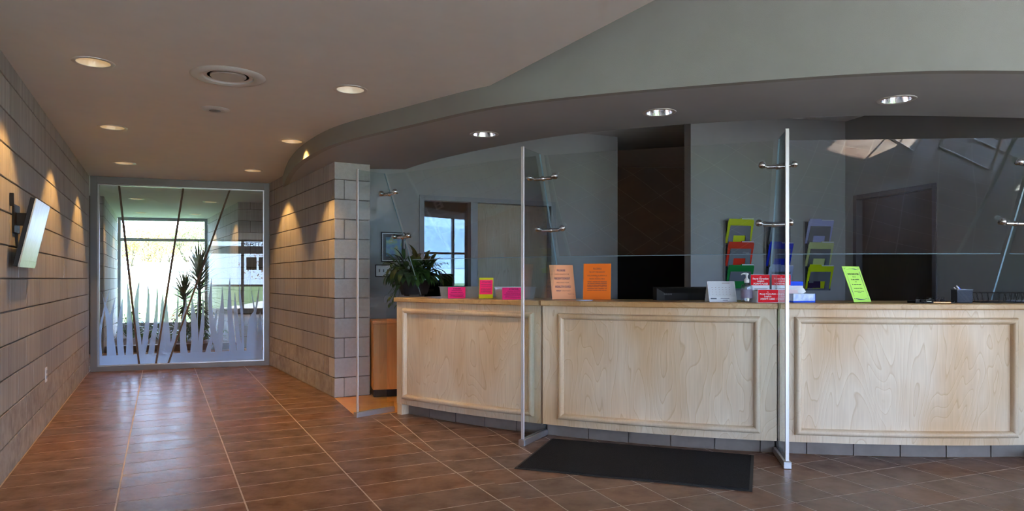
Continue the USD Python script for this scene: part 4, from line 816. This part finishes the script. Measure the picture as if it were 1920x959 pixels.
# tray of small black things with a gold pen, mesh cup, wire trays
p = spot(1745, 5.92); t = thing('black_clip_tray', 'low black desk tray of binder clips in front of the dark door', 'desk tray', p, math.radians(-3))
part(t, 'tray', cat(cbox(.26, .11, .006, .002), cbox(.26, .006, .018, .001, (0, .052, 0)), cbox(.006, .11, .014, .001, (-.127, 0, 0)), cbox(.006, .11, .014, .001, (.127, 0, 0))), m_black)
for k in range(6):
    x = -.085 + .034 * k; part(t, 'binder_clip', cat(hull([(x - .012, .0, .006), (x + .012, .0, .006), (x - .012, .022, .006), (x + .012, .022, .006), (x - .012, .011, .026), (x + .012, .011, .026)]), tube([(x - .006, .011, .024), (x - .008, .004, .040), (x + .008, .004, .040), (x + .006, .011, .024)], .0012, 6)), m_black if k % 2 else m_blackm)
p2 = (p[0], p[1] - .062, ZW + .0006)
t = thing('gold_pen', 'gold and black pen lying before the black desk tray', 'pen', p2, math.radians(-3))
part(t, 'barrel', tube([(-.02, 0, .006), (.095, 0, .006)], .0055, 12), plain('gold_metal', (.75, .47, .22), .25, .9), 40); part(t, 'cap', tube([(-.085, 0, .006), (-.02, 0, .006)], .006, 12), m_black, 40); part(t, 'clip', cbox(.03, .002, .002, .0004, (-.045, 0, .0118)), m_chrome)
p = spot(1803, 5.86); t = thing('pen_cup', 'slate square mesh pen cup on the right counter unit', 'pen cup', p, math.radians(-10))
m_mesh = M('fine_wire_mesh', {'t': ('transparent_bsdf', {'color': (.8, .8, .8)}), 'd': ('diffuse_bsdf', {'color': (.10, .115, .15)}), 'x': ('mix_closure', {'fac': .62})}, [('t.BSDF', 'x.closure1'), ('d.BSDF', 'x.closure2')], surface='x.closure'); cw, chh = .098, .092
import manifold3d as m3
mf = lambda m: m3.Manifold(m3.Mesh(np.asarray(m.vertices, np.float32), np.asarray(m.faces, np.uint32)))
part(t, 'mesh_wall', mf(cbox(cw, cw, chh, .003)) - mf(cbox(cw - .004, cw - .004, chh, .003, (0, 0, .003))), m_mesh)
part(t, 'rim', prism(sbox(-cw / 2, -cw / 2, cw / 2, cw / 2).buffer(.002).difference(sbox(-cw / 2 + .002, -cw / 2 + .002, cw / 2 - .002, cw / 2 - .002)), chh - .003, chh + .002), m_rack)
for i, (x, y, mt_, lab) in enumerate([(-.02, -.02, m_whitepl, 'white pen leaning nearest the left corner of the mesh cup'), (-.008, -.012, m_bluec, 'blue capped pen leaning in the mesh cup'), (-.03, -.005, m_wp, 'white pen leaning at the back of the mesh cup')]):
    a = np.array([x + .06, y, .006]); b2 = np.array([x - .018, y + .008, .118 - i * .006]); wp = np.array(p)
    c_, s_ = math.cos(math.radians(-10)), math.sin(math.radians(-10)); R3 = np.array([[c_, -s_, 0], [s_, c_, 0], [0, 0, 1]])
    a, b2 = wp + R3 @ a, wp + R3 @ b2; t2 = thing('pen', lab, 'pen', group=None)
    part(t2, 'barrel', tube([a, a + (b2 - a) * .82], .004, 10), m_whitepl, 40); part(t2, 'cap', tube([a + (b2 - a) * .82, b2], .0046, 10), mt_, 40)
def tray(px, R, rz, label, z=0.):
    p = spot(px, R); t = thing('wire_tray', label, 'wire tray', (p[0], p[1], p[2] + z), rz); W, D, H = .34, .25, .068; r = .0018
    def loop(w, d, z): return tube([(-w / 2, -d / 2, z), (w / 2, -d / 2, z), (w / 2, d / 2, z), (-w / 2, d / 2, z), (-w / 2, -d / 2, z)], r * 1.3, 8)
    part(t, 'rim_wire', loop(W, D, H), m_blackm); part(t, 'base_wire', loop(W - .04, D - .03, r * 1.5), m_blackm)
    for k in range(9):
        x = -W / 2 + W * (k + .5) / 9; x2 = x * (W - .04) / W
        part(t, 'rib_wire', tube([(x, -D / 2, H), (x2, -D / 2 + .015, r * 1.5), (x2, D / 2 - .015, r * 1.5), (x, D / 2, H)], r, 6), m_blackm)
    for k in range(4):
        y = -D / 2 + D * (k + .5) / 4
        part(t, 'rib_wire', tube([(-W / 2, y, H), (-W / 2 + .02, y * .9, r * 1.5), (W / 2 - .02, y * .9, r * 1.5), (W / 2, y, H)], r, 6), m_blackm)
    return p
tray(1868, 5.80, math.radians(-9), 'black wire letter tray next to the mesh pen cup')
p = tray(1945, 5.84, math.radians(-4), 'black wire letter tray cut by the right edge of the view')
t = thing('paper_stack', 'blue and white papers lying in the right wire tray', 'papers', (p[0] - .02, p[1], p[2] + .005), math.radians(-4))
for k in range(4): part(t, 'sheet', T(cbox(.27, .19, .0022, .0004, (0, 0, k * .0026)), rot(rng.uniform(-.06, .06), [0, 0, 1])), m_wp if k % 2 else m_col['lavender'])

# ------------------------------------------------------------------ plants
def leaf(base, d0, length, width, droop, n=7, fold=.18, up=(0, 0, 1), shape=None):
    base = np.asarray(base, float); d = unit3(d0); P = [base]; step = length / (n - 1)
    for i in range(n - 1):
        d = unit3(d + np.array([0, 0, -droop * (i + 1) / n])); P.append(P[-1] + d * step)
    P = np.array(P); V = []
    for i, p in enumerate(P):
        t = i / (n - 1); tn = P[min(i + 1, n - 1)] - P[max(i - 1, 0)]; s = np.cross(tn, [0, 0, 1.]); s = unit3(s) if np.linalg.norm(s) > 1e-6 else np.array([1., 0, 0]); nn = unit3(np.cross(s, tn))
        w = width / 2 * (shape(t) if shape else math.sin(math.pi * min(1, t ** .75 * .97 + .03)) ** .9)
        V += [p + s * w + nn * w * fold, p, p - s * w + nn * w * fold]
    Fc = []
    for i in range(n - 1):
        k = 3 * i; Fc += [[k, k + 1, k + 4], [k, k + 4, k + 3], [k + 1, k + 2, k + 5], [k + 1, k + 5, k + 4]]
    return trimesh.Trimesh(V, Fc, process=False)
def unit3(v): v = np.asarray(v, float); return v / (np.linalg.norm(v) + 1e-12)
r = random.Random(21)
px_ = 777; p = spot(px_, 5.60); t = thing('potted_plant', 'leafy green potted plant in a dark tapered pot on the left end of the counter', 'plant', p, math.radians(33))
w0, w1_, h = .24, .30, .150
part(t, 'pot', hull([(sx * w, sy * w * .30 + 0, z) for sx in (-1, 1) for sy in (-1, 1) for w, z in ((w0 / 2, .012), (w1_ / 2, h - .02), (w1_ / 2 + .008, h - .018), (w1_ / 2 + .008, h))]), m_pot)
for sx in (-1, 1): part(t, 'pot_foot', cbox(.03, .06, .013, .002, (sx * .08, 0, 0)), m_pot)
part(t, 'soil', cbox(w1_ - .02, .075, .004, .001, (0, 0, h - .001)), m_soil)
stems = []
for i in range(150):
    a = r.uniform(0, 2 * math.pi); el = r.uniform(.15, 1.35); b = np.array([r.uniform(-.11, .11), r.uniform(-.035, .035), h])
    d = np.array([math.cos(a) * math.cos(el) * 1.0, math.sin(a) * math.cos(el), math.sin(el)]); sl = r.uniform(.05, .20) * (.6 + .5 * math.sin(el))
    tip = b + d * sl + np.array([math.cos(a), math.sin(a), 0]) * .02
    stems.append(tube([b, b + d * sl * .6, tip], [.0022, .002, .0016], 5))
    part(t, 'leaf', leaf(tip, d + np.array([0, 0, -.1]), r.uniform(.12, .20), r.uniform(.042, .068), r.uniform(.3, .85)), m_leaf, True)
for i in range(46):                                     # leaves hanging over the rim, most of them to the front and sides
    a = r.uniform(-math.pi, .0) if i % 3 else r.uniform(0, 2 * math.pi); b = np.array([.13 * math.cos(a) + r.uniform(-.03, .03), .045 * math.sin(a), h + r.uniform(.0, .09)])
    tip = b + np.array([math.cos(a) * .06, math.sin(a) * .05, .03]); stems.append(tube([b * [.7, .7, 1], b + [0, 0, .03], tip], [.002, .002, .0016], 5))
    part(t, 'leaf', leaf(tip, (math.cos(a), math.sin(a), .1), r.uniform(.13, .20), r.uniform(.044, .066), r.uniform(.8, 1.4)), m_leaf, True)
for i in range(26):                                     # trailing pothos over the left end of the worktop
    a = math.pi + r.uniform(-.7, .5); zc = r.uniform(-.10, .12) if i < 16 else r.uniform(.24, .34)
    b = np.array([-.17 - r.uniform(0, .07) - (.02 if zc < .05 else 0), -.02 + r.uniform(-.05, .03), zc])
    if -.05 < zc < .02: b[0] -= .02
    stems.append(tube([(-.12, 0, h), (-.16, -.01, max(zc, h) + .02), b], .0018, 5))
    part(t, 'vine_leaf', leaf(b, (math.cos(a), math.sin(a), -.3), r.uniform(.045, .07), r.uniform(.035, .05), .8, 6), m_leaf2 if i % 3 else m_leaf, True)
for fx, fa, fl_ in ((.06, .1, .21), (.09, -.1, .24), (.03, .35, .2)):       # feathery fronds on the right
    q = [np.array([fx, 0, h]) + np.array([math.cos(fa) * s * fl_ * 1.1, math.sin(fa) * s * fl_, .26 * s - .10 * s * s * s + .02]) for s in np.linspace(0, 1, 9)]; stems.append(tube(q, .0016, 5))
    fr = [leaf(q[i], (math.cos(fa) * .6 + sd * -math.sin(fa) * .4, sd * math.cos(fa) * .9, -.2), .06, .007, .5, 4) for i in range(3, 9) for sd in (-1, 1)]
    part(t, 'frond', cat(*fr), m_leaf, True)
part(t, 'stems', cat(*stems), m_leaf2, True)

# planter bay
cur0, cur1 = bl0 + eb * .02, br0
ZC = .11
solo('planter_curb', prism(LineString([bl0 + eb * .08 + nb * .02, br0 - eG * .02 - np.array([0, .0])]).buffer(.07, cap_style=2), 0, ZC), m_seam, 'low brown planter curb across the bay beyond the grass screen', 'planter')
bed = Polygon([bl0 + eb * .16, bl1, br1, br0 + eb2 * .16])
solo('planter_soil', prism(bed.buffer(-.06), 0, .085), m_soil, 'dark soil bed of the indoor planter', 'soil', kind='stuff')
def dracaena(px, Y, crowns, label, seed):
    r = random.Random(seed); x = (px - 960) / F * Y; t = thing('dracaena', label, 'plant', (x, Y, .085))
    for (dx, dy, zt, nl, ll, skirt) in crowns:
        base = np.array([dx * .35, dy * .3, 0]); top = np.array([dx, dy, zt])
        part(t, 'cane', tube([base, base * .6 + top * .4 + [0, 0, 0.02], top], [.035, .03, .022], 9), m_bark, 40)
        for k in range(nl):
            f = k / nl; a = k * 2.39996 + r.uniform(-.2, .2); hz = zt - skirt * f; el = 1.3 - 2.0 * f + r.uniform(-.15, .15)
            b = top * (hz / zt) if hz > 0 else base; d = (math.cos(a) * math.cos(el), math.sin(a) * math.cos(el), math.sin(el))
            part(t, 'leaf', leaf(b, d, ll * r.uniform(.8, 1.1), .042, r.uniform(.02, .16), 6, .2, shape=lambda q: (1 - q) ** .6 * min(1, .5 + 4 * q)), m_leaf3, True)
dracaena(374, 12.75, [(0.0, 0., 1.36, 200, .50, .95)], 'tall spiky dracaena silhouetted against the far window', 5)
dracaena(346, 12.85, [(0., 0., .90, 100, .44, .35)], 'shorter spiky dracaena left of the tall one', 6)
def bush(px, Y, h, n, ll, lw, label, seed, blooms=0, spread=.28):
    r = random.Random(seed); x = (px - 960) / F * Y; t = thing('bedding_plant', label, 'plant', (x, Y, .085)); st = []
    for i in range(n):
        a = r.uniform(0, 6.283); rr = spread * math.sqrt(r.uniform(0, 1)); z = h * r.uniform(.25, 1.) * (1 - .4 * (rr / spread) ** 2); b = np.array([rr * math.cos(a), rr * math.sin(a) * .8, z])
        st.append(tube([(b[0] * .3, b[1] * .3, 0), b * [.8, .8, .7], b], .004, 5)); part(t, 'leaf', leaf(b, (math.cos(a), math.sin(a), r.uniform(-.1, .7)), ll * r.uniform(.8, 1.2), lw, r.uniform(.3, .8), 6), m_leaf4, True)
    for i in range(blooms):
        a = i * 2.4; b = np.array([.12 * math.cos(a) + r.uniform(-.1, .1), -.10, h * r.uniform(.95, 1.15)])
        st.append(tube([(0, 0, 0), b], .004, 5)); part(t, 'bloom', cat(*[leaf(b, (math.cos(q), math.sin(q) - .4, .5), .075, .04, .5, 5) for q in np.linspace(0, 6.283, 6)[:-1]]), m_bloom, True)
    part(t, 'stems', cat(*st), m_leaf4, True)
bush(243, 13.2, .62, 40, .15, .09, 'leafy bedding plant at the left end of the planter', 11, spread=.16)
bush(268, 12.9, .36, 36, .14, .07, 'low leafy bedding plant left of centre in the planter', 12)
bush(303, 13.0, .36, 36, .14, .06, 'low leafy bedding plant under the middle glazing seam', 13)
bush(335, 12.6, .42, 30, .14, .06, 'bedding plant with orange blooms before the dracaenas', 14, 5)
bush(372, 12.7, .30, 34, .15, .06, 'low leafy bedding plant at the foot of the tall dracaena', 15)
bush(404, 12.5, .30, 26, .12, .06, 'low leafy bedding plant at the right end of the planter', 16, spread=.16)

# ------------------------------------------------------------------ outdoors
m_grass = mottled('lawn_grass', (.11, .175, .065), (.17, .24, .10), scale=(1.5, 1.5, 1.5), rough=.95, spec=.05)
m_pave = mottled('concrete_paving', (.48, .46, .43), (.56, .54, .50), scale=(3, 3, 3), rough=.8)
ground = sbox(-260, -120, 200, 420).difference(room.buffer(.35))
solo('lawn', prism(ground, -.30, -.08), m_grass, 'sunlit green lawn outside the windows', 'lawn', kind='stuff')
m_bg = [leafmat('autumn_foliage_gold', (.42, .28, .07), (.55, .42, .14), .4), leafmat('pale_green_foliage', (.22, .32, .10), (.36, .45, .18), .4), leafmat('russet_foliage', (.38, .18, .08), (.52, .30, .16), .4)]
def tree(loc, h, cr, mi, label, seed, n=900, bare=.0, name='tree'):
    r = np.random.default_rng(seed); t = thing(name, label, name, loc); tk = []; tips = []
    def grow(p, d, L, rad, lev):
        q = p + d * L; tk.append(tube([p, (p + q) / 2 + r.normal(0, L * .04, 3), q], [rad, rad * .85, rad * .7], 6)); tips.append(q)
        if lev == 0: return
        for k in range(3):
            nd = unit3(d + r.normal(0, .55, 3) + [0, 0, .25]); grow(q, nd, L * r.uniform(.55, .8), rad * .6, lev - 1)
    grow(np.zeros(3), np.array([0, 0, 1.]), h * .34, h * .022, 4)
    part(t, 'trunk', cat(*tk), m_bark)
    tp = np.array(tips[1:]); c = tp[r.integers(0, len(tp), n)] + r.normal(0, cr * .16, (n, 3)); s = h * .022
    a = r.normal(0, 1, (n, 3)); a /= np.linalg.norm(a, axis=1)[:, None]; b = np.cross(a, r.normal(0, 1, (n, 3))); b /= np.linalg.norm(b, axis=1)[:, None]
    V = np.stack([c - a * s, c + b * s * .6, c + a * s, c - b * s * .6], 1).reshape(-1, 3); k = np.arange(n)[:, None] * 4
    part(t, 'foliage', trimesh.Trimesh(V, np.vstack([k + [0, 1, 2], k + [0, 2, 3]]), process=False), m_bg[mi], kind='stuff')
far = [(246, 150, 12, 0), (280, 165, 14, 2), (318, 158, 13, 0), (352, 140, 13, 1), (386, 150, 16, 1), (222, 170, 12, 1), (300, 195, 15, 0)]
names = ['golden tree left of centre in the far window', 'russet tree in the middle of the far window', 'golden tree behind the middle glazing seam', 'pale green tree right of centre in the far window', 'pale green tree at the right of the far window', 'pale green tree at the left edge of the far window', 'tall golden tree farthest off in the far window']
for i, ((px, Y, h, mi), lab) in enumerate(zip(far, names)): tree(((px - 960) / F * Y, Y, -.08), h, h * .5, mi, lab, 40 + i)
def house(px, Y, w, h, d, label):
    x = (px - 960) / F * Y; t = thing('house', label, 'building', (x, Y, -.0795), math.radians(20)); m_wh = plain('white_siding', (.55, .55, .55), .7); m_rf = plain('grey_roof', (.30, .29, .30), .8)
    part(t, 'wall', cbox(w, d, h, .02), m_wh); part(t, 'roof', hull([(-w / 2 - .4, -d / 2 - .4, h), (w / 2 + .4, -d / 2 - .4, h), (-w / 2 - .4, d / 2 + .4, h), (w / 2 + .4, d / 2 + .4, h), (-w / 2, 0, h + 1.5), (w / 2, 0, h + 1.5)]), m_rf)
    for k in range(4): part(t, 'window', cbox(1.0, .1, 1.1, .02, (-w * .36 + k * w * .24, -d / 2 - .03, 1.1)), m_frame2)
house(322, 118, 9, 2.6, 6, 'long white house across the lawn in the far window')
bt_ = [0, (-9, 14.5, 9, 1, 'tree'), (-15, 17.5, 10, 0, 'tree'), (-10, 1.6, 7, 1, 'tree')]
solo('path', prism(unary_union([Polygon([uv(BACKU - .3, -3.4), uv(BACKU - .3, 12), uv(BACKU - 10, 12), uv(BACKU - 10, -3.4)]), Polygon([uv(BACKU - 5, .3), uv(BACKU - 30, .3), uv(BACKU - 30, -3.2), uv(BACKU - 5, -3.2)])]), -.09, -.06), m_pave, 'pale concrete path outside the entrance doors', 'path', kind='structure')
for i, (u, v, h, mi, nm) in enumerate(bt_[1:]):
    q = uv(u - 3.5, v); tree((q[0], q[1], -.08), h, h * .5, mi, ('pale green tree outside the lobby windows mirrored in the office sidelight', 'golden tree farther outside the lobby windows mirrored in the office sidelight', 'small pale green tree by the entrance path outside the lobby')[i], 70 + i, 500)
solo('road', prism(Polygon([(-110, 88), (30, 88), (30, 106), (-110, 106)]), -.09, -.05), plain('road_asphalt', (.22, .22, .23), .9), 'pale sunlit road beyond the lawn in the far window', 'road', kind='structure')
q = uv(-11.5, -1.4); tree((q[0], q[1], -.08), 2.4, 2.0, 2, 'russet shrub beyond the entrance doors mirrored in the grass screen', 90, 700, name='shrub')
# waiting chairs in the lobby (they show as dark shapes in the right glass screen)
m_seatf = plain('charcoal_seat_fabric', (.035, .035, .042), .8)
def chair(x, y, rz, label):
    t = thing('waiting_chair', label, 'chair', (x, y, .0008), rz)
    part(t, 'seat', cbox(.50, .48, .07, .02, (0, 0, .40)), m_seatf); part(t, 'backrest', T(cbox(.50, .06, .42, .02, (0, 0, 0)), tr(0, .25, .50) @ rot(-.18, [1, 0, 0])), m_seatf)
    for s in (-1, 1): part(t, 'sled_frame', tube([(s * .27, .26, .62), (s * .27, -.20, .64), (s * .27, -.26, .60), (s * .27, -.27, .03), (s * .27, -.24, .012), (s * .27, .28, .012), (s * .27, .30, .03), (s * .27, .27, .62)], .011, 10), m_chrome, 40)
    part(t, 'cross_bar', cat(rod((-.27, -.1, .40), (.27, -.1, .40), .010), rod((-.27, .2, .40), (.27, .2, .40), .010)), m_chrome, 40)
for i, (x, y, a) in enumerate(((4.6, .9, 2.6), (5.25, 1.25, 2.6), (5.9, 1.6, 2.6))): chair(x, y, a, f'dark waiting chair with chrome sled frame, {("nearest", "middle", "farthest")[i]} of three mirrored in the right glass screen')

# ------------------------------------------------------------------ groups of alike things
GROUPS = {'reception_counter': 'birch counter units of the reception desk', 'glass_fin': 'glass fins standing at the counter', 'glass_screen': 'tilted glass screens above the counter', 'glass_clamp': 'chrome clamps on the glass fins', 'recessed_downlight': 'round recessed ceiling downlights',
          'counter_sign': 'paper signs on the counter', 'plastic_tub': 'clear plastic tubs on the counter', 'tub_label': 'magenta notices on the tubs', 'brochure_rack': 'brochure racks on the office wall', 'card_folder': 'coloured folders in the brochure racks', 'donation_box': 'red and white donation boxes', 'pen': 'pens in the mesh cup',
          'wire_tray': 'black wire trays on the counter', 'dracaena': 'dracaenas in the planter', 'bedding_plant': 'leafy plants in the planter', 'tree': 'trees outdoors', 'waiting_chair': 'waiting chairs in the lobby'}
for p in stage.GetPrimAtPath('/World').GetChildren():
    n = p.GetName(); n = n[:-4] if n[-4:-3] == '_' and n[-3:].isdigit() else n
    if n in GROUPS and not p.GetCustomDataByKey('group'): p.SetCustomDataByKey('group', GROUPS[n])
